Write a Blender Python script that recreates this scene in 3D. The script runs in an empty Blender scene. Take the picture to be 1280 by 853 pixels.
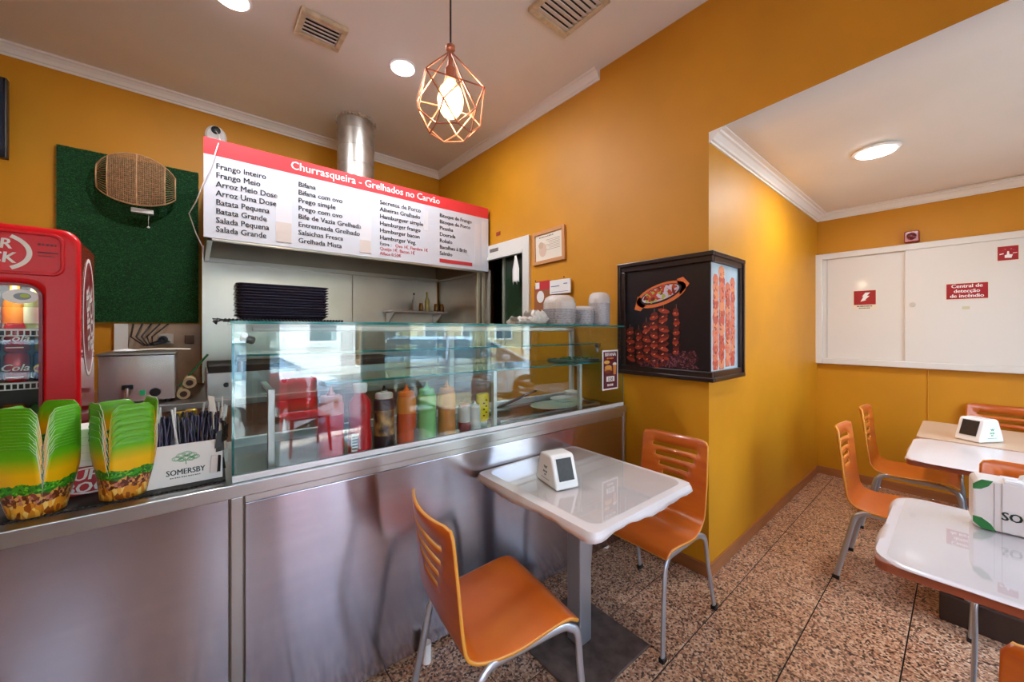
import bpy, math, random
from math import sin, cos, pi, radians as R
from mathutils import Matrix, Vector
random.seed(7)
S = bpy.context.scene
COL = S.collection

# ------------------------------------------------------------------ camera
CAMZ = 1.45
YAW = math.atan2(565, 472)
cam = bpy.data.cameras.new('camera'); camo = bpy.data.objects.new('camera', cam); COL.objects.link(camo)
camo.location = (0, 0, CAMZ); camo.rotation_euler = (pi / 2, 0, YAW - pi / 2)
cam.sensor_width = 36; cam.lens = 36 * 472 / 1280; cam.shift_y = -13.5 / 1280
cam.clip_start = 0.03; cam.clip_end = 200
S.camera = camo
# ------------------------------------------------------------------ world, sun, exposure
W = bpy.data.worlds.new('sky'); S.world = W; W.use_nodes = True
nt = W.node_tree; nt.nodes.clear()
wo = nt.nodes.new('ShaderNodeOutputWorld'); bg = nt.nodes.new('ShaderNodeBackground')
tcn = nt.nodes.new('ShaderNodeTexCoord'); sp = nt.nodes.new('ShaderNodeSeparateXYZ'); cr = nt.nodes.new('ShaderNodeValToRGB')
cr.color_ramp.elements[0].position = 0.0; cr.color_ramp.elements[0].color = (.80, .88, 1, 1)
cr.color_ramp.elements[1].position = 0.7; cr.color_ramp.elements[1].color = (.42, .62, 1, 1)
nt.links.new(tcn.outputs['Generated'], sp.inputs[0]); nt.links.new(sp.outputs['Z'], cr.inputs[0])
nt.links.new(cr.outputs[0], bg.inputs[0]); bg.inputs[1].default_value = 8.2
nt.links.new(bg.outputs[0], wo.inputs[0])
sun = bpy.data.lights.new('sun', 'SUN'); suno = bpy.data.objects.new('sun', sun); COL.objects.link(suno)
sun.energy = 18; sun.angle = R(1.0); sun.color = (1, .95, .86)
suno.rotation_euler = (R(-10), R(-36), 0)
S.view_settings.view_transform = 'Standard'; S.view_settings.look = 'None'
S.view_settings.gamma = 1; S.view_settings.use_curve_mapping = False
S.view_settings.exposure = 0.68
S.cycles.max_bounces = 9; S.cycles.diffuse_bounces = 5; S.cycles.glossy_bounces = 5
S.cycles.transparent_max_bounces = 24; S.cycles.caustics_reflective = False; S.cycles.caustics_refractive = False
S.cycles.sample_clamp_indirect = 6

# ------------------------------------------------------------------ materials
def lin(c):
    if isinstance(c, str):
        c = [int(c[i:i + 2], 16) / 255 for i in (0, 2, 4)]
    return tuple((x / 12.92 if x <= .04045 else ((x + .055) / 1.055) ** 2.4) for x in c) + (1,)
MC = {}
def mat(name, col, rough=.5, metal=0, var=None, bump=None, coat=0, alpha=None, emit=0, trans=0, aniso=0, spec=.5, space='Object', col2=None):
    if name in MC: return MC[name]
    m = bpy.data.materials.new(name); m.use_nodes = True; MC[name] = m
    n = m.node_tree.nodes; l = m.node_tree.links; b = n['Principled BSDF']
    b.inputs['Base Color'].default_value = lin(col); b.inputs['Roughness'].default_value = rough
    b.inputs['Metallic'].default_value = metal; b.inputs['Specular IOR Level'].default_value = spec
    b.inputs['Coat Weight'].default_value = coat; b.inputs['Coat Roughness'].default_value = .08
    b.inputs['Transmission Weight'].default_value = trans
    if alpha is not None: b.inputs['Alpha'].default_value = alpha
    if emit:
        b.inputs['Emission Color'].default_value = lin(col); b.inputs['Emission Strength'].default_value = emit
    tc = n.new('ShaderNodeTexCoord')
    def noise(scale, detail=3):
        mp = n.new('ShaderNodeMapping')
        if isinstance(scale, tuple): mp.inputs['Scale'].default_value = scale; s = 1
        else: s = scale
        l.new(tc.outputs['Object'], mp.inputs[0])
        t = n.new('ShaderNodeTexNoise'); t.inputs['Scale'].default_value = s; t.inputs['Detail'].default_value = detail
        l.new(mp.outputs[0], t.inputs['Vector']); return t
    if var:
        t = noise(var[0]); rp = n.new('ShaderNodeValToRGB')
        c = lin(col)[:3]; d = lin(col2)[:3] if col2 else tuple(x * (1 - var[1]) for x in c)
        rp.color_ramp.elements[0].position = .35; rp.color_ramp.elements[1].position = .65
        rp.color_ramp.elements[0].color = d + (1,); rp.color_ramp.elements[1].color = c + (1,)
        l.new(t.outputs['Fac'], rp.inputs[0]); l.new(rp.outputs[0], b.inputs['Base Color'])
    if bump:
        t = noise(bump[0], bump[2] if len(bump) > 2 else 3); bp = n.new('ShaderNodeBump')
        bp.inputs['Strength'].default_value = bump[1]; bp.inputs['Distance'].default_value = .01
        l.new(t.outputs['Fac'], bp.inputs['Height']); l.new(bp.outputs[0], b.inputs['Normal'])
    if aniso:
        b.inputs['Anisotropic'].default_value = aniso
        tg = n.new('ShaderNodeTangent'); tg.direction_type = 'RADIAL'; tg.axis = 'Z'; b.inputs['Anisotropic Rotation'].default_value = .25
        l.new(tg.outputs[0], b.inputs['Tangent'])
    return m

def glassmat(name, tint, ior=1.9, rough=0.0):
    m = bpy.data.materials.new(name); m.use_nodes = True; n = m.node_tree.nodes; l = m.node_tree.links; n.clear()
    o = n.new('ShaderNodeOutputMaterial'); mx = n.new('ShaderNodeMixShader'); tr = n.new('ShaderNodeBsdfTransparent')
    gl = n.new('ShaderNodeBsdfGlossy')
    tr.inputs[0].default_value = lin(tint); gl.inputs['Roughness'].default_value = rough; gl.inputs[0].default_value = (1, 1, 1, 1)
    g = n.new('ShaderNodeNewGeometry'); dt = n.new('ShaderNodeVectorMath'); dt.operation = 'DOT_PRODUCT'
    l.new(g.outputs['Normal'], dt.inputs[0]); l.new(g.outputs['Incoming'], dt.inputs[1])
    def mth(op, a, b_=0):
        q = n.new('ShaderNodeMath'); q.operation = op
        for i_, v in enumerate((a, b_)):
            if isinstance(v, (int, float)): q.inputs[i_].default_value = v
            else: l.new(v, q.inputs[i_])
        return q.outputs[0]
    r0 = ((ior - 1) / (ior + 1)) ** 2
    p = mth('POWER', mth('SUBTRACT', 1, mth('ABSOLUTE', dt.outputs['Value'])), 5)
    fac = mth('ADD', mth('MULTIPLY', p, 1 - r0), r0)
    l.new(fac, mx.inputs[0]); l.new(tr.outputs[0], mx.inputs[1]); l.new(gl.outputs[0], mx.inputs[2]); l.new(mx.outputs[0], o.inputs[0])
    MC[name] = m; return m

def granite():
    m = bpy.data.materials.new('granite'); m.use_nodes = True; n = m.node_tree.nodes; l = m.node_tree.links; b = n['Principled BSDF']
    g = n.new('ShaderNodeNewGeometry')
    v = n.new('ShaderNodeTexVoronoi'); v.inputs['Scale'].default_value = 120; l.new(g.outputs['Position'], v.inputs['Vector'])
    ns = n.new('ShaderNodeTexNoise'); ns.inputs['Scale'].default_value = 60; ns.inputs['Detail'].default_value = 5; ns.inputs['Roughness'].default_value = .8
    l.new(g.outputs['Position'], ns.inputs['Vector'])
    bw = n.new('ShaderNodeSeparateColor'); l.new(v.outputs['Color'], bw.inputs[0])
    ad = n.new('ShaderNodeMath'); ad.operation = 'MULTIPLY_ADD'; ad.inputs[1].default_value = .55
    l.new(bw.outputs[0], ad.inputs[0]); mu = n.new('ShaderNodeMath'); mu.operation = 'MULTIPLY'; mu.inputs[1].default_value = .62
    l.new(ns.outputs['Fac'], mu.inputs[0]); l.new(mu.outputs[0], ad.inputs[2])
    rp = n.new('ShaderNodeValToRGB'); e = rp.color_ramp; e.interpolation = 'LINEAR'
    e.elements[0].position = .30; e.elements[0].color = lin('30251f'); e.elements[1].position = .80; e.elements[1].color = lin('dcbb9c')
    for p, c in ((.40, '5a4236'), (.48, '98694f'), (.60, 'bd8a6a'), (.72, 'cda080')):
        x = e.elements.new(p); x.color = lin(c)
    l.new(ad.outputs[0], rp.inputs[0]); l.new(rp.outputs[0], b.inputs['Base Color'])
    b.inputs['Roughness'].default_value = .28; MC['granite'] = m; return m

def wood(name, c1, c2, sc=(3, 40, 3)):
    m = mat(name, c1, .32, var=(sc, .3), col2=c2, coat=.35); return m

def printmat():          # noodle-box print: green fading to yellow, then salad, meat and chips, by height
    m = bpy.data.materials.new('box_print'); m.use_nodes = True; n = m.node_tree.nodes; l = m.node_tree.links; b = n['Principled BSDF']
    tc = n.new('ShaderNodeTexCoord'); s = n.new('ShaderNodeSeparateXYZ'); l.new(tc.outputs['Object'], s.inputs[0])
    ns = n.new('ShaderNodeTexNoise'); ns.inputs['Scale'].default_value = 45; ns.inputs['Detail'].default_value = 3
    l.new(tc.outputs['Object'], ns.inputs['Vector'])
    a = n.new('ShaderNodeMath'); a.operation = 'MULTIPLY_ADD'; a.inputs[1].default_value = .030; l.new(ns.outputs['Fac'], a.inputs[0]); l.new(s.outputs['Z'], a.inputs[2])
    def ramp(src, stops, const=False):
        rp = n.new('ShaderNodeValToRGB'); e = rp.color_ramp
        if const: e.interpolation = 'CONSTANT'
        e.elements[0].position = stops[0][0]; e.elements[0].color = lin(stops[0][1]); e.elements[1].position = stops[-1][0]; e.elements[1].color = lin(stops[-1][1])
        for p, c in stops[1:-1]: e.elements.new(p).color = lin(c)
        l.new(src, rp.inputs[0]); return rp.outputs[0]
    mr = n.new('ShaderNodeMapRange'); mr.inputs['From Max'].default_value = .2; l.new(s.outputs['Z'], mr.inputs['Value'])
    base = ramp(mr.outputs[0], [(0, 'f0b410'), (.60, 'f0bc10'), (.82, '6cb81c'), (1, '3aa018')])
    def vor(scale, msc, rot):
        mp = n.new('ShaderNodeMapping'); mp.inputs['Scale'].default_value = msc; mp.inputs['Rotation'].default_value = rot
        v = n.new('ShaderNodeTexVoronoi'); v.inputs['Scale'].default_value = scale
        l.new(tc.outputs['Object'], mp.inputs[0]); l.new(mp.outputs[0], v.inputs['Vector'])
        sc = n.new('ShaderNodeSeparateColor'); l.new(v.outputs['Color'], sc.inputs[0]); return sc.outputs[0]
    fries = ramp(vor(130, (1, 1, .35), (.9, .9, 0)), [(0, '9a4c14'), (.2, 'd88a20'), (.45, 'f0b040'), (.7, 'f8d070'), (.88, 'c87020')], True)
    meat = ramp(vor(150, (1, 1, .8), (.3, .2, 0)), [(0, '5a2414'), (.25, '8e4630'), (.45, 'c07a68'), (.6, '6e301c'), (.8, 'd8a050')], True)
    leaf = ramp(vor(170, (1, 1, 1), (0, .4, 0)), [(0, '1c6a18'), (.3, '3c9a22'), (.6, '6cc030'), (.8, '2a8220')], True)
    def mix(cut, A, B):
        g = n.new('ShaderNodeMath'); g.operation = 'GREATER_THAN'; g.inputs[1].default_value = cut; l.new(a.outputs[0], g.inputs[0])
        x = n.new('ShaderNodeMix'); x.data_type = 'RGBA'; l.new(g.outputs[0], x.inputs[0]); l.new(A, x.inputs[6]); l.new(B, x.inputs[7]); return x.outputs[2]
    c = mix(.053, fries, meat); c = mix(.080, c, leaf); c = mix(.108, c, base)
    l.new(c, b.inputs['Base Color']); b.inputs['Roughness'].default_value = .3; MC['box_print'] = m; return m

YEL = mat('yellow_paint', 'd38e0a', .55, var=(1.3, .14), bump=(5, .05))
CEIL = mat('ceiling_paint', 'f3efe8', .45, var=(.9, .10))
WHT = mat('white_plaster', 'f4f0ea', .5)
BASEB = mat('skirting_tile', 'a8683c', .35, var=((3, 3, 20), .25))
STEEL = mat('brushed_steel', 'c0bac4', .17, 1, var=((2, 2, 30), .06), bump=((4, 4, .5), .16, 1), aniso=.85)
STEEL2 = mat('steel', 'bfbcba', .3, 1, bump=(3, .05))
STEELW = mat('steel_wall_sheet', 'ddd8ce', .34, .7, var=(3, .08), bump=(2.5, .06))
HOODM = mat('hood_steel', 'b0a590', .42, .8, var=(2, .15))
ALU = mat('aluminium', 'd9dadb', .35, .7)
CHROME = mat('grey_metal_tube', 'b4b0b0', .22, .9)
LEGG = mat('satin_grey_tube', 'b9bbc2', .3, .75)
BLK = mat('black_plastic', '17161a', .35)
BLKM = mat('black_rubber', '151316', .6)
WPL = mat('white_plastic', 'f0eeec', .25)
WPAP = mat('white_paper', 'eeecea', .6)
GLASS = glassmat('clear_glass', 'f3f9f8', 1.6)
GLASSW = glassmat('window_glass', 'f2faf8', 1.5)
GEDGE = mat('glass_edge_teal', '2c8a8a', .1, trans=.2, coat=.3)
GRAN = granite()
GROUT = mat('grout', '2c211c', .8)
CHW = wood('orange_veneer', 'd9701f', 'c4581a', (2, 2, 14))
CHWE = mat('plywood_edge', 'e39a3a', .4)
WENGE = mat('dark_wenge', '2c1c1a', .3, var=((2, 2, 25), .4))
REDM = mat('gloss_red', 'd80f1e', .3, spec=.35)
INK = mat('black_ink', '1a1a22', .5)
WINK = mat('white_ink', 'f6f2ee', .5)
REDI = mat('red_ink', 'c8333a', .5)
CHROM2 = mat('galvanised_duct', 'c4beb6', .38, .9, var=(9, .25), bump=(4, .08))
GRNI = mat('green_ink', '2d9a50', .5)
PRINT = printmat()

# ------------------------------------------------------------------ mesh builder
class MB:
    def __init__(s, M=None): s.v = []; s.f = []; s.mi = []; s.M = M or Matrix()
    def add(s, vs, fs, mi=0):
        o = len(s.v); s.v += [tuple(s.M @ Vector(p)) for p in vs]
        for f in fs: s.f.append(tuple(i + o for i in f)); s.mi.append(mi)
        return s
    def box(s, a, b, mi=0):
        x0, y0, z0 = a; x1, y1, z1 = b
        return s.add([(x0, y0, z0), (x1, y0, z0), (x1, y1, z0), (x0, y1, z0), (x0, y0, z1), (x1, y0, z1), (x1, y1, z1), (x0, y1, z1)],
                     [(0, 3, 2, 1), (4, 5, 6, 7), (0, 1, 5, 4), (1, 2, 6, 5), (2, 3, 7, 6), (3, 0, 4, 7)], mi)
    def pane(s, a, b, axis, mi=0, me=1):     # box whose rim faces use another material
        k = len(s.mi); s.box(a, b, mi)
        big = {'z': (0, 1), 'y': (2, 4), 'x': (3, 5)}[axis]
        for i in range(6):
            if i not in big: s.mi[k + i] = me
        return s
    def lathe(s, prof, n=20, c=(0, 0, 0), mi=0, sx=1, sy=1, power=None):
        vs = []; fs = []
        for r, z in prof:
            for i in range(n):
                a = 2 * pi * i / n; ca, sa = cos(a), sin(a)
                if power:
                    k = (abs(ca) ** power + abs(sa) ** power) ** (-1 / power); ca *= k; sa *= k
                vs.append((c[0] + r * ca * sx, c[1] + r * sa * sy, c[2] + z))
        for j in range(len(prof) - 1):
            for i in range(n):
                k = (i + 1) % n; fs.append((j * n + i, j * n + k, (j + 1) * n + k, (j + 1) * n + i))
        fs.append(tuple(reversed(range(n)))); m = (len(prof) - 1) * n; fs.append(tuple(m + i for i in range(n)))
        return s.add(vs, fs, mi)
    def cyl(s, p0, p1, r, r1=None, n=14, mi=0):
        return s.tube([p0, p1], r, n, mi, r1=r1)
    def tube(s, pts, r, n=8, mi=0, closed=False, flat=None, r1=None):
        pts = [Vector(p) for p in pts]; N = len(pts); vs = []; fs = []; prev = None
        for i, p in enumerate(pts):
            if closed: t = pts[(i + 1) % N] - pts[i - 1]
            else: t = pts[min(i + 1, N - 1)] - pts[max(i - 1, 0)]
            t.normalize()
            if prev is None:
                u = Vector((0, 0, 1)) if abs(t.z) < .9 else Vector((1, 0, 0))
                if flat is not None and abs(t.dot(Vector(flat))) < .95: u = Vector(flat)
            else: u = prev
            w = t.cross(u).normalized(); u = w.cross(t).normalized(); prev = u
            rr = r if r1 is None else r + (r1 - r) * i / (N - 1)
            ru, rw = (rr * .55, rr) if flat is not None else (rr, rr)
            for k in range(n):
                a = 2 * pi * k / n; vs.append(tuple(p + u * cos(a) * ru + w * sin(a) * rw))
        for j in range(N if closed else N - 1):
            jn = (j + 1) % N
            for i in range(n):
                k = (i + 1) % n; fs.append((j * n + i, j * n + k, jn * n + k, jn * n + i))
        if not closed:
            fs.append(tuple(reversed(range(n)))); fs.append(tuple((N - 1) * n + i for i in range(n)))
        return s.add(vs, fs, mi)
    def sph(s, c, r, n=14, m=9, mi=0, sc=(1, 1, 1)):
        vs = [(c[0], c[1], c[2] - r * sc[2])]; fs = []
        for j in range(1, m):
            ph = -pi / 2 + pi * j / m
            for i in range(n):
                a = 2 * pi * i / n; vs.append((c[0] + r * cos(ph) * cos(a) * sc[0], c[1] + r * cos(ph) * sin(a) * sc[1], c[2] + r * sin(ph) * sc[2]))
        vs.append((c[0], c[1], c[2] + r * sc[2])); T = len(vs) - 1
        for i in range(n):
            k = (i + 1) % n; fs.append((0, 1 + k, 1 + i)); fs.append((T, 1 + (m - 2) * n + i, 1 + (m - 2) * n + k))
            for j in range(m - 2): fs.append((1 + j * n + i, 1 + j * n + k, 1 + (j + 1) * n + k, 1 + (j + 1) * n + i))
        return s.add(vs, fs, mi)
    def prism(s, poly, o, ux, uy, dep, mi=0):    # polygon (a,b) in plane o+a*ux+b*uy, thickened by dep along ux x uy
        o, ux, uy = Vector(o), Vector(ux), Vector(uy); w = ux.cross(uy).normalized() * dep; n = len(poly)
        vs = [o + ux * a + uy * b for a, b in poly]; vs += [p + w for p in vs]
        fs = [tuple(reversed(range(n))), tuple(range(n, 2 * n))] + [(i, (i + 1) % n, n + (i + 1) % n, n + i) for i in range(n)]
        return s.add(vs, fs, mi)
    def ell(s, o, ux, uy, a, b, ra, rb, dep, mi=0, n=18, rot=0):
        p = [(a + ra * cos(t) * cos(rot) - rb * sin(t) * sin(rot), b + ra * cos(t) * sin(rot) + rb * sin(t) * cos(rot)) for t in [2 * pi * k / n for k in range(n)]]
        return s.prism(p, o, ux, uy, dep, mi)
    def ring(s, o, ux, uy, a, b, ra, rb, wd, dep, mi=0, n=28, t0=0, t1=2 * pi):
        for k in range(n):
            u, v = t0 + (t1 - t0) * k / n, t0 + (t1 - t0) * (k + 1) / n
            s.prism([(a + ra * cos(u), b + rb * sin(u)), (a + (ra + wd) * cos(u), b + (rb + wd) * sin(u)), (a + (ra + wd) * cos(v), b + (rb + wd) * sin(v)), (a + ra * cos(v), b + rb * sin(v))], o, ux, uy, dep, mi)
        return s
    def grid(s, fn, nu, nv, mi=0, skip=None, wrap=False):
        vs = [fn(i, j) for j in range(nv + 1) for i in range(nu + 1)]; fs = []
        for j in range(nv):
            for i in range(nu):
                if skip and skip(i, j): continue
                a = j * (nu + 1) + i; fs.append((a, a + 1, a + nu + 2, a + nu + 1))
        return s.add(vs, fs, mi)
    def text(s, st, o, ux, uy, size, mi=0, bold=.012, align='LEFT', sx=1, sh=0):
        vs, fs = textmesh(st, 0, align); o, ux, uy = Vector(o), Vector(ux), Vector(uy)
        w_ = ux.cross(uy).normalized() * .00025
        for q_, dx in enumerate((0,) if bold <= 0 else (-bold, 0, bold)):
            s.add([o + w_ * q_ + ux * ((x + dx) * size * sx + sh * y * size) + uy * (y * size) for x, y in vs], fs, mi)
        return s
    def build(s, name, mats, parent=None, smooth=0, bevel=0, seg=2, solid=0, sub=0, loc=None, off=-1, rim=None, world=False):
        me = bpy.data.meshes.new(name)
        vs = s.v
        if world and parent is not None:
            iv = PM[parent.name].inverted(); vs = [tuple(iv @ Vector(p)) for p in vs]
        me.from_pydata(vs, [], s.f)
        if not isinstance(mats, (list, tuple)): mats = [mats]
        for m in mats: me.materials.append(m)
        me.polygons.foreach_set('material_index', s.mi); me.update()
        if smooth:
            me.polygons.foreach_set('use_smooth', [True] * len(me.polygons)); me.set_sharp_from_angle(angle=R(smooth))
        o = bpy.data.objects.new(name, me); COL.objects.link(o)
        if parent: o.parent = parent
        if loc: o.location = loc
        if solid:
            q = o.modifiers.new('thick', 'SOLIDIFY'); q.thickness = solid; q.offset = off
            if rim is not None: q.material_offset_rim = rim[0]; q.material_offset = rim[1]
        if bevel: q = o.modifiers.new('bevel', 'BEVEL'); q.width = bevel; q.segments = seg; q.limit_method = 'ANGLE'; q.angle_limit = R(35)
        if sub: q = o.modifiers.new('sub', 'SUBSURF'); q.levels = sub; q.render_levels = sub
        return o
def strokes(m, o, ux, uy, x0, x1, z, h, n, mi=0):
    w = (x1 - x0) / n
    for k in range(n): m.prism([(x0 + k * w, z), (x0 + (k + .72 - .2 * (k % 3 == 1)) * w, z), (x0 + (k + .72 - .2 * (k % 3 == 1)) * w, z + h), (x0 + k * w, z + h)], o, ux, uy, .0003, mi)
TM = {}
def textmesh(st, bold, align):
    k = (st, bold, align)
    if k not in TM:
        c = bpy.data.curves.new('t', 'FONT'); c.body = st; c.size = 1; c.offset = bold; c.align_x = align; c.resolution_u = 2
        o = bpy.data.objects.new('t', c); COL.objects.link(o)
        dg = bpy.context.evaluated_depsgraph_get(); me = bpy.data.meshes.new_from_object(o.evaluated_get(dg))
        TM[k] = ([(v.co.x, v.co.y) for v in me.vertices], [tuple(p.vertices) for p in me.polygons])
        bpy.data.objects.remove(o); bpy.data.curves.remove(c); bpy.data.meshes.remove(me)
    return TM[k]
PM = {}
def tag(o, label=None, cat=None, group=None, kind=None):
    if label: o['label'] = label
    if cat: o['category'] = cat
    if group: o['group'] = group
    if kind: o['kind'] = kind
    return o
def thing(name, label, cat, loc=(0, 0, 0), rz=0, group=None, rot=None):
    o = bpy.data.objects.new(name, None); COL.objects.link(o); o.location = loc; o.rotation_euler = rot or (0, 0, rz)
    o.empty_display_size = .05
    from mathutils import Euler
    PM[o.name] = Matrix.Translation(loc) @ Euler(rot or (0, 0, rz)).to_matrix().to_4x4()
    return tag(o, label, cat, group)
def copytree(o, parent=None):
    c = o.copy(); COL.objects.link(c)
    if parent: c.parent = parent
    for ch in list(o.children): copytree(ch, c)
    return c
def dup(o, loc, rz=None, label=None, group=None):
    c = copytree(o); c.location = loc
    if rz is not None: c.rotation_euler = (0, 0, rz)
    if label: c['label'] = label
    if group: c['group'] = group
    return c
def struct(mb, name, m, parent=None, label=None, **k):
    o = mb.build(name, m, parent, **k)
    if parent is None: o['kind'] = 'structure'
    if label: o['label'] = label
    return o
X0, X1, YB, YC, ZC = 2.306, 4.855, 4.17, .96, 3.39     # right wall, alcove end wall, back wall, alcove side wall, ceiling
XL, YF = -1.62, -1.45
def zb(y): return 2.612 + (YC - y) * .055              # alcove ceiling slopes up a touch towards the street along the beam
# counter frame (turned two degrees against the room)
CO = (0, 1.583); TH = R(-2)
def C(x, d, z=0): return (CO[0] + x * cos(TH) - d * sin(TH), CO[1] + x * sin(TH) + d * cos(TH), z)

# ================================================================== STRUCTURE
fl = MB().box((XL, YF, -.12), (X1, YB, -.004)); floor = struct(fl, 'floor', GROUT)
TS = .3275; g = .0028; tmesh = {}
for i in range(-10, 10):
    for j in range(-7, 3):
        x0, x1 = 1.93 + i * TS + g, 1.93 + (i + 1) * TS - g; y0, y1 = .825 + j * TS + g, .825 + (j + 1) * TS - g
        x0, x1 = max(x0, XL), min(x1, X1)
        y0 = max(y0, YF); y1 = min(y1, 1.62)
        if i == 1 and y1 > YC: x1 = X0 if y0 > YC else x1
        elif x0 > 2.25: y1 = min(y1, YC)
        if x1 - x0 < .02 or y1 - y0 < .02: continue
        key = (round(x1 - x0, 3), round(y1 - y0, 3))
        if key not in tmesh:
            w, h = (x1 - x0) / 2, (y1 - y0) / 2
            o = MB().add([(-w, -h, -.0045), (w, -h, -.0045), (w, h, -.0045), (-w, h, -.0045), (-w, -h, -.001), (w, -h, -.001), (w, h, -.001), (-w, h, -.001),
                          (-w + .002, -h + .002, 0), (w - .002, -h + .002, 0), (w - .002, h - .002, 0), (-w + .002, h - .002, 0)],
                         [(0, 1, 5, 4), (1, 2, 6, 5), (2, 3, 7, 6), (3, 0, 4, 7), (4, 5, 9, 8), (5, 6, 10, 9), (6, 7, 11, 10), (7, 4, 8, 11), (8, 9, 10, 11)]).build('floor_tile', GRAN, floor)
            tmesh[key] = o.data
        else:
            o = bpy.data.objects.new('floor_tile', tmesh[key]); COL.objects.link(o); o.parent = floor
        o.location = ((x0 + x1) / 2, (y0 + y1) / 2, 0)

struct(MB().box((XL, YB, 0), (X0 + .9, YB + .15, ZC)), 'wall_back', YEL)
struct(MB().box((XL - .15, YF, 0), (XL, YB + .15, ZC)), 'wall_left', YEL)
# right wall with the hatch opening (Y 2.58-3.40, z 1.35-2.20)
HY0, HY1, HZ0, HZ1 = 2.575, 3.42, 1.30, 2.20
w = MB()
w.box((X0, YC, 0), (X0 + .14, HY0, ZC)); w.box((X0, HY1, 0), (X0 + .14, YB, ZC))
w.box((X0, HY0, 0), (X0 + .14, HY1, HZ0)); w.box((X0, HY0, HZ1), (X0 + .14, HY1, ZC))
struct(w, 'wall_right', YEL)
struct(MB().box((X0 + .14, YC, 0), (X1, YC + .12, 2.75)), 'wall_alcove', YEL)
struct(MB().box((X1, YF, 0), (X1 + .12, YC + .12, 2.75)), 'wall_far', YEL)
# beam above the alcove opening, lower edge rising slightly to the street
b = MB(); ys = [YC, YF]
b.add([(X0, YC, zb(YC)), (X0 + .10, YC, zb(YC)), (X0 + .10, YF, zb(YF)), (X0, YF, zb(YF)), (X0, YC, ZC), (X0 + .10, YC, ZC), (X0 + .10, YF, ZC), (X0, YF, ZC)],
      [(0, 1, 2, 3), (7, 6, 5, 4), (0, 4, 5, 1), (2, 6, 7, 3), (0, 3, 7, 4), (1, 5, 6, 2)])
struct(b, 'trim_1', YEL, label='yellow painted beam over the opening of the seating alcove')
# ceilings
struct(MB().box((XL, YF, ZC), (X0 + .2, YB + .15, ZC + .1)), 'ceiling', CEIL)
c = MB()
def ca_(i, j):
    x = X0 + .0005 + (X1 + .1 - X0) * i / 10; y = YC + .05 + (YF - YC - .05) * j / 10
    return (x, y, 2.612 + (YC - y) * .055 * (1 - i / 10))
c.grid(ca_, 10, 10)
struct(c, 'ceiling_alcove', CEIL, solid=.02, off=-1, smooth=30)
# crown mouldings
CP = [(0, -.075), (.008, -.075), (.012, -.062), (.022, -.058), (.034, -.036), (.052, -.016), (.064, -.012), (.068, 0), (0, 0)]
def crown(name, p0, p1, inward, z, prof, z1=None):
    m = MB(); n = len(prof); vs = []
    for p, zz in ((p0, z), (p1, z1 if z1 is not None else z)):
        for a, h in prof: vs.append((p[0] + inward[0] * a, p[1] + inward[1] * a, zz + h))
    fs = [(i, (i + 1) % n, n + (i + 1) % n, n + i) for i in range(n)] + [tuple(range(n)), tuple(reversed(range(n, 2 * n)))]
    m.add(vs, fs); return struct(m, name, WHT)
crown('trim_2', (XL, YB), (X0, YB), (0, -1), ZC, CP)
crown('trim_3', (X0, YB), (X0, 1.738), (-1, 0), ZC, [(a * .9, h) for a, h in CP])
CP2 = [(0, -.062), (.010, -.062), (.012, -.052), (.024, -.050), (.030, -.040), (.050, -.020), (.062, -.016), (.066, -.006), (.088, -.004), (.09, .002), (0, .002)]
crown('trim_4', (X0 + .001, YC), (X1, YC), (0, -1), 2.612, CP2)
crown('trim_5', (X1, YC), (X1, YF), (-1, 0), 2.612, CP2)
def bb(name, p0, p1):
    struct(MB().box(p0, p1), name, BASEB, bevel=.002)
bb('baseboard_alcove', (X0 + .001, YC - .012, 0), (X1, YC, .075))
bb('baseboard_right', (X0 - .012, YC - .012, 0), (X0, 1.46, .075))
bb('baseboard_far', (X1 - .012, YF, 0), (X1, YC - .012, .075))
# ---- street front: wall with door opening and windows
f = MB(); T = .16
ops = [(-1.45, -.75, .9, 2.5), (-.22, .22, .3, 2.6), (.42, 1.34, 0, 2.6), (1.85, 2.9, .35, 2.45), (3.02, 3.95, .35, 2.45)]
xs = XL - .15
for a, b2, z0, z1 in ops:
    f.box((xs, YF - T, 0), (a, YF, ZC)); f.box((a, YF - T, z1), (b2, YF, ZC))
    if z0 > 0: f.box((a, YF - T, 0), (b2, YF, z0))
    xs = b2
f.box((xs, YF - T, 0), (X1 + .12, YF, ZC))
struct(f, 'wall_front', mat('front_wall_paint', '6e4c44', .6))
FRAME = mat('dark_window_frame', '3a3434', .4)
for k, (a, b2, z0, z1) in enumerate(ops):
    if z0 == 0: continue
    m = MB(); y0, y1 = YF - .11, YF - .06
    m.box((a, y0, z0), (a + .05, y1, z1)); m.box((b2 - .05, y0, z0), (b2, y1, z1)); m.box((a + .05, y0, z0), (b2 - .05, y1, z0 + .05)); m.box((a + .05, y0, z1 - .05), (b2 - .05, y1, z1))
    o = struct(m, 'window_%d' % (k + 1 if k < 2 else k), FRAME)
    MB().box((a + .05, YF - .09, z0 + .05), (b2 - .05, YF - .084, z1 - .05)).build('pane', GLASSW, o)
m = MB(); m.box((.42, YF - .12, 0), (.46, YF - .04, 2.6)); m.box((1.30, YF - .12, 0), (1.34, YF - .04, 2.6)); m.box((.46, YF - .12, 2.54), (1.30, YF - .04, 2.6)); m.box((.46, YF - .12, 2.10), (1.30, YF - .04, 2.15))
dr = struct(m, 'door_1', FRAME)
MB().box((.46, YF - .085, 2.15), (1.30, YF - .079, 2.54)).build('pane', GLASSW, dr)

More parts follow.
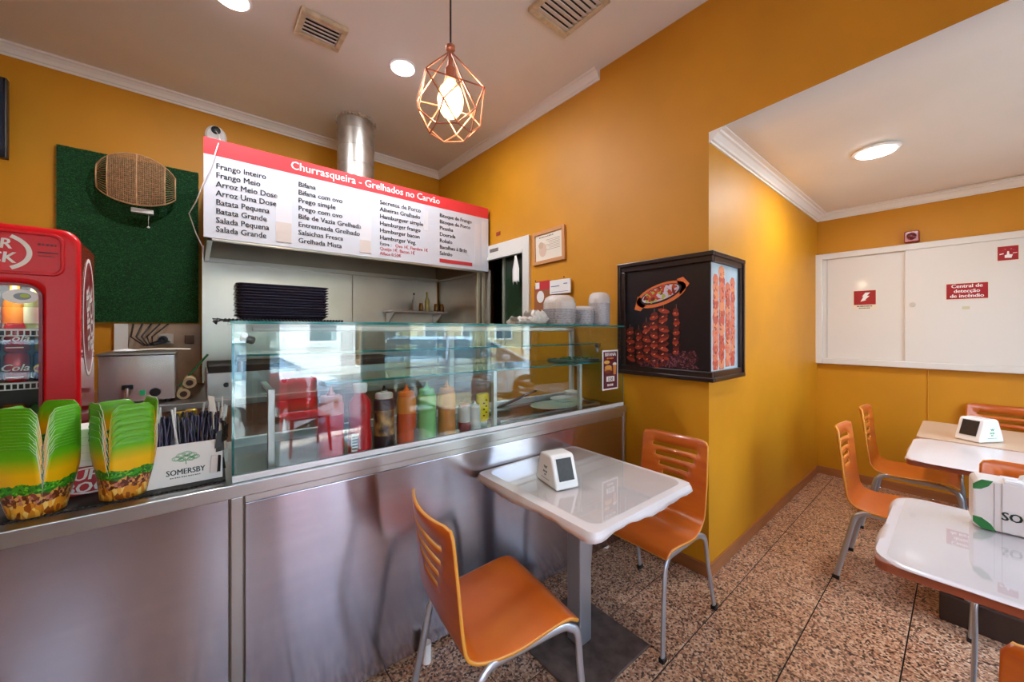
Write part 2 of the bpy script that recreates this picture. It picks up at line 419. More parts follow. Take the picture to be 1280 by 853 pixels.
# ================================================================== STREET
MB().box((-14, -2.75, -.30), (22, YF - .16, -.05)).build('pavement', mat('pavement_setts', 'cfc6b8', .8, var=(14, .35), bump=(12, .5))).__setitem__('kind', 'structure')
MB().box((-14, -2.87, -.30), (22, -2.75, -.045)).build('kerb', mat('kerb_stone', 'd8d2c6', .8)).__setitem__('kind', 'structure')
MB().box((-14, -10.5, -.40), (22, -2.87, -.17)).build('road', mat('asphalt', '77757a', .85, var=(20, .2))).__setitem__('kind', 'structure')
MB().box((-14, -13.2, -.30), (22, -10.5, -.05)).build('far_pavement', mat('pavement_far', 'c4bcae', .85)).__setitem__('kind', 'structure')
TYRE = mat('tyre', '18181a', .7); RIM = mat('wheel_rim', 'b8babd', .3, .8); CGL = mat('car_glass', '39505c', .06, coat=.5); HL = mat('headlight', 'dfe6ea', .1, coat=.6)
def car(label, loc, rz, paint, h=1.45, group=None):
    t = thing('car', label, 'car', loc, rz, group)
    sec = [(-2.0, .30, .62, .60), (-1.92, .24, .80, .74), (-1.3, .22, .93, .84), (-.75, .22, .98, .86), (0, .22, 1.0, .87), (.9, .22, 1.0, .87), (1.5, .24, .98, .86), (1.95, .30, .92, .80), (2.05, .38, .80, .68)]
    body = MB(); rings = []
    for x, zl, zt, w in sec:
        rings.append([(x, -w * .96, zl), (x, -w, .45), (x, -w, zt * .8), (x, -w * .9, zt), (x, 0, zt + .03), (x, w * .9, zt), (x, w, zt * .8), (x, w, .45), (x, w * .96, zl)])
    vs = [p for r in rings for p in r]; fs = []
    for j in range(len(rings) - 1):
        for i in range(8): fs.append((j * 9 + i, (j + 1) * 9 + i, (j + 1) * 9 + i + 1, j * 9 + i + 1))
    fs.append(tuple(range(9))); fs.append(tuple((len(rings) - 1) * 9 + i for i in reversed(range(9))))
    body.add(vs, fs); body.build('body', paint, t, smooth=40)
    cab = MB(); lo = [(-1.25, .82), (-1.25, -.82), (1.85, -.78), (1.85, .78)]; hi = [(-.35, .62), (-.35, -.62), (1.35, -.6), (1.35, .6)]
    cab.add([(x, y, .95) for x, y in lo] + [(x, y, h - .03) for x, y in hi], [(0, 1, 5, 4), (1, 2, 6, 5), (2, 3, 7, 6), (3, 0, 4, 7), (4, 5, 6, 7)])
    cab.build('cabin_glass', CGL, t)
    rf = MB(); rf.add([(-.42, -.64, h - .04), (1.42, -.62, h - .04), (1.42, .62, h - .04), (-.42, .64, h - .04), (-.3, -.5, h + .02), (1.3, -.5, h + .02), (1.3, .5, h + .02), (-.3, .5, h + .02)],
                      [(0, 1, 5, 4), (1, 2, 6, 5), (2, 3, 7, 6), (3, 0, 4, 7), (4, 5, 6, 7)])
    for sy in (-1, 1):
        rf.tube([(-1.28, sy * .83, .94), (-.38, sy * .63, h - .03)], .03, 6); rf.tube([(1.85, sy * .79, .94), (1.38, sy * .61, h - .03)], .04, 6); rf.tube([(.5, sy * .86, .94), (.45, sy * .63, h - .03)], .03, 6)
    rf.build('roof', paint, t)
    for x in (-1.3, 1.3):
        for sy in (-1, 1):
            wl = MB(); wl.cyl((x, sy * .70, .31), (x, sy * .89, .31), .31, n=20); wl.build('tyre', TYRE, t)
            MB().cyl((x, sy * .86, .31), (x, sy * .90, .31), .2, n=14).build('wheel_rim', RIM, t)
    for sy in (-1, 1):
        MB().box((-2.0, sy * .36 - .02 if sy > 0 else -.66, .58), (-1.88, .66 if sy > 0 else -.34, .72)).build('headlight', HL, t, bevel=.03)
        MB().box((-.9, sy * .9 - .08, .95), (-.75, sy * .9 + .08, 1.07)).build('mirror', paint, t, bevel=.03)
    MB().box((-2.04, -.45, .36), (-1.96, .45, .5)).build('grille', BLK, t); MB().box((-2.06, -.26, .38), (-2.03, .26, .48)).build('number_plate', WPL, t)
    return t
PW = mat('white_car_paint', 'e9edf2', .2, coat=.8); PD = mat('dark_car_paint', '2a3444', .2, coat=.8); PS = mat('silver_car_paint', 'b7bdc6', .25, .5, coat=.6)
car('white hatchback parked at the kerb outside the open door', (-.45, -4.40, -.17), R(218), PW)
car('silver car parked further along the kerb outside', (4.6, -4.9, -.17), R(205), PS)
car('dark blue car parked outside to the left of the white car', (-5.2, -4.6, -.17), R(215), PD)
# terrace furniture seen mirrored in the display glass: red plastic chairs
RP = mat('red_plastic', 'd21a2c', .3)
def pchair(label, loc, rz):
    t = thing('terrace_chair', label, 'chair', loc, rz, 'red terrace chairs')
    MB().box((-.22, -.23, .42), (.22, .23, .45)).build('seat', RP, t, bevel=.012)
    m = MB()
    m.grid(lambda i, j: (-.22 - .06 * j / 6 - .04 * (1 - (i / 4 - 1) ** 2), (i / 4 - 1) * .23, .45 + .42 * j / 6), 8, 6)
    m.build('backrest', RP, t, solid=.012, smooth=40)
    for sx in (-1, 1):
        for sy in (-1, 1): MB().cyl((sx * .2, sy * .2, .42), (sx * .23, sy * .23, 0), .022, .016, n=8).build('leg', RP, t)
pchair('red plastic terrace chair on the pavement by the door', (.78, -2.15, -.05), R(80))
pchair('red plastic terrace chair on the pavement further from the door', (-.35, -2.2, -.05), R(110))
# facades opposite
FC = [('d9b9a4', 'pink rendered house across the street'), ('e7e2d6', 'white rendered house across the street'), ('cdb48c', 'ochre rendered house across the street'), ('dcd6d0', 'pale grey house across the street')]
for k, (cc, lb) in enumerate(FC):
    x = -13 + k * 8.6; t = thing('house', lb, 'house', (x, -13.2, -.05), 0, 'houses across the street')
    MB().box((0, -3, 0), (8.4, 0, 6.0 + (k % 2) * .8)).build('wall', mat('facade_%d' % k, cc, .8), t)
    MB().box((-.05, -3.1, 6.0 + (k % 2) * .8), (8.45, .15, 6.25 + (k % 2) * .8)).build('cornice', WHT, t)
    for q in range(4):
        for z in (1.0, 3.8):
            wn = MB().box((.8 + q * 1.95, 0, z), (1.9 + q * 1.95, .05, z + 1.5)).build('window', WHT, t)
            MB().box((.88 + q * 1.95, .05, z + .08), (1.82 + q * 1.95, .06, z + 1.42)).build('pane', CGL, wn)

# ================================================================== COUNTER
ct = thing('service_counter', 'long stainless steel service counter with flat panelled front', 'counter', (CO[0], CO[1], 0), TH)
XR = 2.283
m = MB(); m.box((-1.55, 0, .905), (XR, .62, .93)); m.box((-1.55, -.012, .885), (XR, .012, .93)); m.build('worktop', STEEL2, ct, bevel=.003)
MB().box((-1.55, .004, .02), (.083, .02, .884)).build('front_panel', STEEL, ct, bevel=.002)
MB().box((.128, .004, .02), (XR, .02, .855)).build('front_panel', STEEL, ct, bevel=.002)
MB().box((.128, .0, .858), (XR, .02, .884)).build('apron_strip', STEEL2, ct, bevel=.001)
MB().box((.088, -.004, .02), (.123, .02, .884)).build('post', STEEL2, ct, bevel=.003)
MB().box((-1.55, .03, .05), (XR, .6, .90)).build('carcass', HOODM, ct)
MB().box((XR - .028, -.003, .02), (XR - .003, .02, .884)).build('post', STEEL2, ct, bevel=.003)
for x in (.78, -.9, 2.1):
    m = MB(); m.cyl((x, .035, 0), (x, .035, .05), .018, n=12); m.cyl((x, .035, 0), (x, .035, .012), .028, n=12)
    m.build('foot', WPL, ct)
MB().cyl((.775, -.05, 0), (.775, -.05, .085), .019, n=12).build('adjustable_foot', WPL, ct)

mt = MB()
for i in range(40):
    for j in range(9): pass
mat_ = thing('counter_mat', 'black perforated rubber mat under the boxes on the counter', 'mat', C(-.62, .05, .93), TH)
m = MB(); m.box((0, 0, 0), (.695, .3, .004)); m.build('sheet', BLKM, mat_)
m = MB()
for i in range(58): m.sph((.006 + i * .012, .0, .003), .0045, 6, 4)
m.build('beaded_edge', BLKM, mat_)

# ---- glass display case
dc = thing('display_case', 'glass food display case with teal-edged panes and steel base on the counter', 'display case', C(0, 0, .93), TH)
L, Rr, F, B, H = .092, 2.275, .015, .50, .553
m = MB(); m.box((L, F - .006, 0), (Rr, F + .012, .022)); m.build('base_rail', mat('white_alu', 'e6e8ec', .25, .3), dc, bevel=.002)
MB().box((L + .002, F + .012, 0), (Rr, B, .004)).build('base_plate', mat('display_floor_steel', '8d8986', .25, 1), dc)
G = [GLASS, GEDGE]
MB().pane((L, F, .022), (Rr, F + .006, H - .012), 'y').build('front_glass', G, dc)
MB().pane((L - .001, F + .007, .004), (L + .006, B, H - .012), 'x').build('side_glass', G, dc)
MB().pane((L - .006, F - .01, H - .011), (Rr, B, H), 'z').build('top_glass', G, dc)
SG = glassmat('shelf_glass', 'bfe0d4', 1.6)
MB().pane((L + .03, .20, .418), (Rr - .01, .44, .426), 'z').build('glass_shelf', [SG, GEDGE], dc)
MB().pane((.40, .10, .297), (Rr - .02, .42, .306), 'z').build('glass_shelf', [SG, GEDGE], dc)
for x in (.20, 1.22, 1.9):
    m = MB(); m.box((x, .075, .004), (x + .022, .10, .30)); m.box((x, .10, .285), (x + .022, .40, .296)); m.build('shelf_post', ALU, dc, bevel=.002)
for x in (L + .02, Rr - .06):
    m = MB(); m.cyl((x + .012, .2, .36), (x + .012, .2, .418), .012, n=12); m.cyl((x, .2, .41), (x + .03, .2, .41), .016, n=12); m.build('shelf_clamp', CHROME, dc)
m = MB(); m.cyl((L + .035, F - .008, H - .05), (L + .035, F + .02, H - .05), .010, n=14); m.cyl((L + .03, F + .02, H - .06), (L + .06, F + .04, H - .07), .014, n=12); m.build('corner_bolt', CHROME, dc)
MB().box((L + .06, .06, H - .036), (Rr - .5, .085, H - .018)).build('light_tube', mat('white_tube', 'f4f4f2', .3), dc, bevel=.004)
fr = MB()
for x0, x1 in ((L, L + .02), (1.17, 1.2), (Rr - .03, Rr)): fr.box((x0, B - .03, .004), (x1, B, H - .012))
fr.box((L, B - .03, .004), (Rr, B, .04)); fr.box((L, B - .03, H - .04), (Rr, B, H - .012)); fr.build('rear_frame', mat('white_alu2', 'e3e4e4', .3, .2), dc)
MB().box((L + .02, B - .018, .04), (1.17, B - .013, H - .04)).build('sliding_door', GLASS, dc)
MB().box((1.2, B - .024, .04), (Rr - .03, B - .019, H - .04)).build('sliding_door', GLASS, dc)
m = MB(); m.box((1.3, .12, .004), (2.16, .14, .016)); m.box((1.3, .38, .004), (2.16, .40, .016)); m.box((1.3, .14, .004), (1.32, .38, .016)); m.box((2.14, .14, .004), (2.16, .38, .016))
m.build('well_frame', STEEL2, dc, bevel=.002)
MB().box((1.32, .14, .004), (2.14, .38, .007)).build('well', mat('dark_well', '4a4a4c', .2, 1), dc)

# ---- things in the display
def lath(label, name, cat, loc, prof, m, n=28, sx=1, sy=1, group=None, power=None, rz=0, solid=0):
    o = MB().lathe(prof, n, sx=sx, sy=sy, power=power).build(name, m, None, smooth=40, loc=loc, solid=solid); o.rotation_euler[2] = rz
    return tag(o, label, cat, group)
bot = [(.415, .048, .285, 'e0282c', 'e88a86', 'e9a39c', 'squat squeeze bottle of bright red ketchup, first in the display row', 0),
       (.527, .047, .290, 'cc1522', 'f1eeee', None, 'tall red ketchup bottle with a white flip cap', 1),
       (.630, .044, .272, '2a211f', 'd3b9a5', '1b1718', 'squeeze bottle of dark sauce with golden flecks and a black tip', 2),
       (.732, .043, .268, 'd8542c', 'ec8a3a', 'ea7424', 'squeeze bottle of orange-red sauce with an orange nozzle', 3),
       (.832, .043, .270, '8fce84', '86cf8c', '86cf8c', 'squeeze bottle of pale green sauce with a green nozzle', 4),
       (.937, .043, .266, 'd98b4a', 'e6a066', 'e6a066', 'squeeze bottle of light orange cocktail sauce', 5),
       (1.035, .031, .165, '8c2434', 'c98a80', 'c98a80', 'small clear squeeze bottle with dark red sauce at its bottom', 6),
       (1.100, .028, .150, 'efeeea', 'f4f3f0', 'f4f3f0', 'small white squeeze bottle of mayonnaise', 7)]
for x, r, h, c1, c2, c3, lb, k in bot:
    t = thing('sauce_bottle', lb, 'bottle', C(x, .072, .9345), TH, 'sauce bottles behind the display glass')
    M1 = mat('sauce_%d' % k, c1, .28, coat=.3, **({'var': ((30, 30, 22), .5), 'col2': 'c99a52'} if k == 2 else {}))
    M2 = mat('bottle_shoulder_%d' % k, c2, .3)
    if k == 1:
        MB().lathe([(r * .92, 0), (r, .008), (r, h * .25), (r * .9, h * .4), (r * .98, h * .62), (r * .9, h * .74), (r * .45, h * .86), (r * .42, h * .88)], 28).build('body', M1, t, smooth=50)
        MB().lathe([(r * .56, h * .87), (r * .62, h * .89), (r * .66, h * .98), (r * .6, h)], 24).build('cap', M2, t, smooth=40)
        MB().ring((0, -r * .98, h * .62), (1, 0, 0), (0, 0, 1), 0, 0, .008, .008, .005, .002).build('emblem', REDI, t)
        m = MB(); m.box((-r * .95, -r * .62, .02), (-r * .3, -r * .90, .09)); m.build('barcode_label', WPL, t)
        m = MB()
        for q in range(5): m.box((-r * .9, -r * .93, .028 + q * .012), (-r * .35, -r * .91, .034 + q * .012))
        m.build('label_bars', INK, t)
        continue
    fill = {0: .78, 2: .30, 3: .66, 4: .74, 5: .70, 6: .42, 7: .2}[k]; hb = h * .80
    if k == 2:
        MB().lathe([(r * .95, 0), (r, .006), (r, hb * .28)], 26).build('sauce_layer', BLK, t, smooth=50)
        MB().lathe([(r, hb * .28), (r, hb * .78)], 26).build('body', M1, t, smooth=50)
        MB().lathe([(r, hb * .78), (r * .99, hb * .98), (r * .8, hb)], 26).build('sauce_layer', mat('sauce_top', '262230', .3), t, smooth=50)
    else:
        MB().lathe([(r * .95, 0), (r, .006), (r, hb * fill)], 26).build('body', M1, t, smooth=50)
        MB().lathe([(r, hb * fill), (r, hb * .93), (r * .9, hb), (r * .8, hb)], 26).build('upper_body', M2 if k < 6 else mat('milky_plastic', 'd9d3d0', .3), t, smooth=50)
    M3 = mat('nozzle_%d' % k, c3, .3)
    MB().lathe([(r * .84, hb), (r * .86, hb + .004), (r * .86, h * .86), (r * .78, h * .885), (r * .35, h * .89), (r * .30, h * .92)], 26).build('screw_cap', M3 if k != 2 else mat('greyish_cap', 'c9bdb6', .3), t, smooth=40)
    MB().lathe([(r * .28, h * .885), (r * .2, h * .93), (r * .09, h)], 12).build('nozzle', M3, t, smooth=50)
    if k == 3:
        MB().box((r * .45, -r * .93, .01), (r * .9, -r * .55, .07)).build('label', mat('label_dark', '3a4a52', .4), t)
# yellow mustard bottle
t = thing('sauce_bottle', 'yellow mustard bottle standing on its white cap', 'bottle', C(1.165, .10, .9345), TH, 'sauce bottles behind the display glass')
MB().lathe([(.024, 0), (.026, .03), (.022, .034)], 20).build('cap', WPL, t, smooth=40)
MB().lathe([(.024, .03), (.038, .045), (.04, .12), (.037, .175), (.03, .18)], 24, sy=.6).build('body', mat('mustard_yellow', 'f0cf1e', .3), t, smooth=40)
m = MB()
for q in range(6): m.ell((0, -.0255, .055), (1, 0, 0), (0, 0, 1), -.008 + (q % 2) * .015, .012 + q * .016, .006, .004, .001)
m.build('label_print', INK, t)
# white platter, lid and bowl
lath('white oval platter lying on the display floor', 'platter', 'plate', (1.80, 1.715, .948), [(.04, 0), (.10, .002), (.16, .018), (.155, .02), (.10, .006)], WPL, sx=1.15, sy=.8, solid=0, rz=R(-2))
lath('white round plate behind the oval platter in the display', 'plate', 'plate', (2.01, 1.80, .948), [(.05, 0), (.09, .004), (.12, .02), (.115, .022), (.08, .008)], WPL)
lath('small white ceramic bowl near the yellow wall in the display', 'bowl', 'bowl', (2.18, 1.90, .935), [(.03, 0), (.035, .004), (.055, .035), (.06, .055), (.056, .055), (.048, .03), (.02, .01)], WPL)
m = MB(); m.box((0, 0, 0), (.34, .03, .008)); o = m.build('knife_sharpener', BLK, None, bevel=.003, loc=C(1.5, .41, .937)); o.rotation_euler = (0, R(-14), R(-2)); tag(o, 'black knife leaning along the rear rail of the display', 'knife'); o.name = 'knife'
# green leafy dish on the upper glass shelf
t = thing('garnish_tray', 'shallow dark tray of green garnish on the lower glass shelf', 'tray', C(2.03, .25, 1.2365), TH)
MB().box((-.16, -.1, 0), (.16, .1, .015)).build('tray', mat('grey_tray', '6c7a78', .3), t, bevel=.004)
m = MB()
for q in range(40): m.sph((random.uniform(-.14, .14), random.uniform(-.08, .08), .018), random.uniform(.006, .014), 6, 4, sc=(1, 1, .5))
o = m.build('garnish', mat('herb_green', '3c6b44', .6), t); o['kind'] = 'stuff'
# advert poster on the front glass
t = thing('advert_poster', 'small maroon food advert taped inside the display glass', 'poster', C(2.045, -.001, 1.052), TH)
P = ((0, 0, 0), (1, 0, 0), (0, 0, 1))
MB().prism([(0, 0), (.165, 0), (.165, .265), (0, .265)], (0, .012, 0), (1, 0, 0), (0, 0, 1), .001).build('sheet', WPAP, t)
m = MB(); o_ = (0, .0105, 0)
m.prism([(.01, .01), (.155, .01), (.155, .255), (.01, .255)], o_, *P[1:], .0004, 0)
o2 = (0, .0098, 0)
m.ell(o2, *P[1:], .06, .135, .04, .022, .0003, 1); m.ell(o2, *P[1:], .055, .12, .045, .012, .0003, 2); m.ell(o2, *P[1:], .06, .15, .036, .014, .0003, 3)
m.prism([(.115, .10), (.14, .10), (.145, .165), (.11, .165)], o2, *P[1:], .0003, 1); m.ell(o2, *P[1:], .127, .17, .02, .011, .0003, 4)
m.ell(o2, *P[1:], .045, .185, .03, .012, .0003, 3); m.prism([(.04, .055), (.125, .055), (.125, .09), (.04, .09)], o2, *P[1:], .0003, 4)
m.build('print', [mat('maroon', '5e1626', .5), mat('bun', 'd98a3a', .5), mat('meat_print', '6a2a18', .5), mat('chips_print', 'eab85a', .5), WINK], t)
m = MB(); m.text('BIFANA', (.082, .0092, .225), *P[1:], .034, 0, .02, 'CENTER'); strokes(m, (0, .0095, 0), *P[1:], .045, .12, .205, .010, 5, 1); m.text('3.50', (.082, .0092, .060), *P[1:], .032, 2, .02, 'CENTER'); strokes(m, (0, .0095, 0), *P[1:], .05, .115, .025, .014, 4, 0)
m.build('lettering', [WINK, mat('orange_ink', 'f08a2a', .5), INK], t)

# ---- on top of the display: perforated mat, tray stack, foil and plastic containers
t = thing('display_mat', 'black perforated mat hanging over the left end of the display top', 'mat', C(.07, .008, 1.4835), TH)
MB().box((0, 0, 0), (.37, .34, .004)).build('sheet', BLKM, t)
m = MB()
for i in range(36): m.sph((.004 + i * .0105, -.001, .002), .0048, 6, 4)
for i in range(8): m.tube([(.0, .01 + i * .012, .002), (-.018 - .006 * (i % 3), .012 + i * .012, .006 - .01 * (i % 2)), (-.02, .02 + i * .012, -.012)], .0022, 5)
m.build('beaded_edge', BLKM, t)
TR = mat('black_tray_plastic', '3a3a4c', .25, coat=.5)
def rr(w, d, r, n=5):
    return [(sx * (w / 2 - r) + r * cos(a), sy * (d / 2 - r) + r * sin(a)) for sx, sy, a0 in ((1, 1, 0), (-1, 1, 90), (-1, -1, 180), (1, -1, 270)) for a in [R(a0 + 90 * k / n) for k in range(n + 1)]]
def shell(prof, w, d, r, mi=0, M=None):      # rounded-rectangle dish: prof = (inset, z)
    m = MB(M); n = 0; vs = []; fs = []
    for ins, z in prof:
        p = rr(w - 2 * ins, d - 2 * ins, max(r - ins, .004)); n = len(p); vs += [(x, y, z) for x, y in p]
    for j in range(len(prof) - 1):
        for i in range(n): k = (i + 1) % n; fs.append((j * n + i, j * n + k, (j + 1) * n + k, (j + 1) * n + i))
    fs.append(tuple(reversed(range(n)))); fs.append(tuple((len(prof) - 1) * n + i for i in range(n)))
    return m.add(vs, fs, mi)
tp = [(.022, 0), (.02, .002), (.006, .0125), (.002, .0135), (0, .0150), (.0015, .0168), (.005, .0175), (.012, .013), (.025, .005)]
ORD = ['', 'second', 'third', 'fourth', 'fifth', 'sixth', 'seventh', 'eighth']
def ordi(k, n):
    if k == 0: return 'bottom one'
    if k == n - 1: return 'top one'
    return ORD[k] + ' from the bottom' if k < n / 2 else ORD[n - 1 - k] + ' from the top'
first = None
for k in range(12):
    nm = 'serving_tray'
    o = shell(tp, .305, .20, .03).build(nm, TR, None, smooth=35) if first is None else first.copy()
    if first is None: first = o
    else: COL.objects.link(o)
    a = R(-2 + (k % 3 - 1) * .7); o.rotation_euler = (0, 0, a); o.location = C(.252 + (k % 2) * .002, .14 + (k % 3) * .002, 1.489 + k * .0102)
    tag(o, 'black plastic serving tray, %s in the stack on the display' % ordi(k, 12), 'tray', 'black trays stacked on the display case')
FOIL = mat('foil_container', 'e2dfe4', .3, .4, var=((60, 60, 200), .35), bump=(90, .5))
CLR = mat('cloudy_lid', 'e4ddd9', .25, alpha=.75, bump=(60, .6))
def stack(n, x, d, r, hcup, pitch, lab, grp, z0=1.4835, sq=False, mt_=FOIL, r2=None):
    f0 = None
    for k in range(n):
        if f0 is None:
            m = MB(); nn = 36; pr = [(r * .82, 0), (r * .97, hcup * .85), (r, hcup * .9), (r, hcup), (r * .95, hcup), (r * .78, .002)]
            m.lathe(pr, nn, power=5 if sq else None); o = m.build('food_container', mt_, None, smooth=30); f0 = o
        else: o = f0.copy(); COL.objects.link(o)
        o.location = C(x, d, z0 + k * pitch); o.rotation_euler = (0, 0, TH + random.uniform(-.05, .05) * (0 if sq else 4))
        o['label'] = lab + ', ' + ordi(k, n); o['category'] = 'container'; o['group'] = grp
    return z0 + (n - 1) * pitch + hcup
cs = [(8, 1.76, .12, .105, .022, .011, 'foil container in the leftmost stack on the display'), (8, 1.965, .12, .085, .02, .011, 'foil container in the middle stack on the display'), (12, 2.125, .10, .075, .024, .0115, 'foil container in the right stack beside the photo frame')]
tops = []
for n_, x, d, r, hc, pt, lb in cs: tops.append((x, d, r, stack(n_, x, d, r, hc, pt, lb, lb.replace('foil container', 'foil containers'))))
for (x, d, r, z), hh, nn, lb in zip(tops, (.055, .02, .05), (5, 2, 4), ('leftmost', 'middle', 'right')):
    for q in range(nn):
        o = MB().lathe([(r * .97, 0), (r * .98, .004), (r * .86, hh * .7), (r * .6, hh), (r * .5, hh), (r * .8, hh * .6)], 30).build('container_lid', CLR, None, smooth=40, loc=C(x, d, z + .0005 + q * .0075))
        tag(o, 'cloudy plastic lid, %s on the %s container stack' % (ordi(q, nn), lb), 'lid', 'cloudy lids on the %s container stack' % lb)
# crumpled film packs at the left of the stacks
for q, (x, d, w, h, lb) in enumerate(((1.46, .13, .15, .045, 'crumpled clear film pack lying at the left end of the container row'), (1.585, .16, .14, .085, 'upright cloudy plastic bag pack behind the crumpled film pack'))):
    m = MB()
    m.grid(lambda i, j: ((i / 8 - .5) * w * (1 - .25 * (j / 6) ** 2), -.05 * sin(pi * min(j / 6 * .6 + .2, 1)) + .012 * sin(i * 2.3 + j * 1.7), h * j / 6 * (1 + .12 * sin(i * 2.1))), 8, 6)
    m.grid(lambda i, j: ((i / 8 - .5) * w * (1 - .25 * (j / 6) ** 2), .05 * sin(pi * min(j / 6 * .6 + .2, 1)) + .012 * sin(i * 1.3 + j * 1.1), h * j / 6 * (1 + .12 * sin(i * 2.1))), 8, 6)
    o = m.build('film_pack', mat('milky_film', 'ded8d2', .25), None, smooth=60, loc=C(x, d, 1.4835), solid=.0015); tag(o, lb, 'bag')

# ================================================================== THINGS ON THE LEFT OF THE COUNTER
def noodle_box(label, loc, rz, s=1.0, h=.195, group=None):
    N, V = 8, 10; m = MB()
    b0, b1 = .048 * s, .066 * s
    for k in range(4):
        a = k * pi / 2
        def f(i, j):
            v = j / V; u = (i / N) * 2 - 1; hw = b0 + (b1 - b0) * v
            notch = max(0, (v - .42)) / .58 * .30; uu = u * (1 - notch)
            sq = (hw, hw * uu); cc = (hw * 1.12 * cos(uu * pi / 4), hw * 1.12 * sin(uu * pi / 4)); bl = min(1, v * 1.5)
            x = sq[0] * bl + cc[0] * (1 - bl); y = sq[1] * bl + cc[1] * (1 - bl)
            z = h * v * (1 if k % 2 == 0 else .96)
            if v > .93: z -= .016 * max(0, abs(u) - .72) / .28
            return (x * cos(a) - y * sin(a), x * sin(a) + y * cos(a), z)
        m.grid(f, N, V)
    n = 32
    m.add([(b0 * 1.12 * cos(2 * pi * i / n), b0 * 1.12 * sin(2 * pi * i / n), .0015) for i in range(n)], [tuple(range(n))])
    o = m.build('noodle_box', [PRINT, WPAP], None, smooth=40, solid=.0009, rim=(1, 0))
    # inside faces white
    o.location = loc; o.rotation_euler = (0, 0, rz); tag(o, label, 'food box', group); return o
def box_stack(x, d, n, pitch, rz, where, grp):
    f0 = None
    for k in range(n):
        lb = 'green and yellow noodle box, %s of the %s nest' % (ordi(k, n), where)
        loc = C(x, d, .9345 + k * pitch)
        if f0 is None: f0 = noodle_box(lb, loc, rz, group=grp); o = f0
        else:
            o = f0.copy(); COL.objects.link(o); o.location = loc; o['label'] = lb
            o.rotation_euler = (0, 0, rz + (R(random.uniform(-1, 1))))
box_stack(-.350, .098, 14, .0085, R(62), 'left', 'noodle boxes in the left nest')
box_stack(-.178, .105, 6, .0205, R(24), 'right', 'noodle boxes in the right nest')
# cup at the frame's edge
lath('pale blue cup at the left edge of the counter', 'cup', 'cup', C(-.485, .06, .9345), [(.028, 0), (.03, .004), (.04, .09), (.042, .095), (.039, .095), (.028, .01)], mat('pale_cup', 'b8d4d6', .3))
# beer-branded napkin carton behind the noodle boxes
t = thing('napkin_carton', 'white and red printed napkin carton between the noodle boxes', 'box', C(-.355, .175, .9345), TH)
MB().box((0, 0, 0), (.165, .12, .085)).build('lower_box', REDI, t, bevel=.002)
MB().box((.002, .002, .0855), (.163, .12, .205)).build('napkin_block', WPAP, t, bevel=.004)
m = MB(); m.text('SUPER', (.095, -.0008, .046), (1, 0, 0), (0, 0, 1), .046, 0, .03, 'CENTER', sh=.15); m.text('BOCK', (.095, -.0008, .008), (1, 0, 0), (0, 0, 1), .046, 0, .03, 'CENTER', sh=.15)
m.ring((0, -.0004, 0), (1, 0, 0), (0, 0, 1), .09, .043, .07, .036, .005, .0004)
m.build('lettering', WINK, t)
m = MB()
for q in range(4): m.box((.001, .0015, .105 + q * .024), (.164, .119, .106 + q * .024))
m.build('napkin_folds', mat('fold_grey', 'c9c6c4', .6), t)
# straw box with logo
def treelogo(m, o, ux, uy, cx, cz, s, mi=0):
    random.seed(11)
    for a, b, r in ((-.9, .1, .42), (-.45, .45, .45), (.1, .6, .45), (.6, .35, .45), (.95, .05, .38), (0, .05, .5), (-.4, -.1, .35), (.5, -.12, .35)):
        for q in (1, .6): m.ring(o, ux, uy, cx + a * s, cz + b * s, r * s * q, r * s * q * .62, .05 * s, .0004, mi, 18)
    m.prism([(cx - .05 * s, cz - .75 * s), (cx + .05 * s, cz - .75 * s), (cx + .03 * s, cz - .2 * s), (cx - .03 * s, cz - .2 * s)], o, ux, uy, .0004, mi)
t = thing('straw_box', 'white printed straw box filled with straws on the counter', 'box', C(-.128, .092, .9345), TH)
m = MB(); w_, d_, h_ = .195, .095, .135
for a, b in (((0, 0, 0), (w_, .002, h_)), ((0, d_ - .002, 0), (w_, d_, h_)), ((0, .002, 0), (.002, d_ - .002, h_)), ((w_ - .002, .002, 0), (w_, d_ - .002, h_)), ((.002, .002, 0), (w_ - .002, d_ - .002, .002))): m.box(a, b)
m.build('carton', WPL, t)
m = MB(); m.text('SOMERSBY', (w_ * .5, -.0006, .034), (1, 0, 0), (0, 0, 1), .026, 0, .03, 'CENTER', sx=.8); strokes(m, (0, -.0003, 0), (1, 0, 0), (0, 0, 1), w_ * .5 - .04, w_ * .5 + .04, .0235, .003, 14)
m.build('lettering', mat('dark_green_ink', '1c3a3a', .5), t)
m = MB(); treelogo(m, (0, -.0003, 0), (1, 0, 0), (0, 0, 1), w_ * .5, .085, .026); m.build('tree_emblem', GRNI, t)
random.seed(5)
SM = [mat('navy_straw', '2a2842', .25), mat('charcoal_straw', '33343c', .25), mat('paper_sleeve', 'e4e2e6', .5), mat('violet_navy_straw', '3c3658', .25)]
for k in range(100):
    big = k % 11 == 0; x = .012 + (k % 25) / 24 * (w_ - .024); d = .012 + (k // 25) * .022 + random.uniform(-.004, .004)
    q = SM[2] if big else SM[(k * 7) % 2 * 3 if k % 5 else 1]
    tx, ty = random.uniform(-.16, .16), random.uniform(-.05, .1); hh = .25 if big else .205 + random.uniform(-.01, .012) + d * .2
    if x + tx * .12 < .008: tx = .1
    if x + tx * .12 > w_ - .008: tx = -.1
    m = MB(); m.tube([(0, 0, 0), (tx * .13, 0, .13), (tx * hh, ty * hh, hh)], .0031, 7)
    o = m.build('straw', q, None, smooth=40, loc=C(-.128 + x, .092 + d, .9368)); o.rotation_euler = (0, 0, TH)
    tag(o, 'white paper-sleeved straw standing among the dark straws in the box' if big else 'dark drinking straw standing in the white printed box', 'straw', 'white sleeved straws in the straw box' if big else 'dark straws in the straw box')
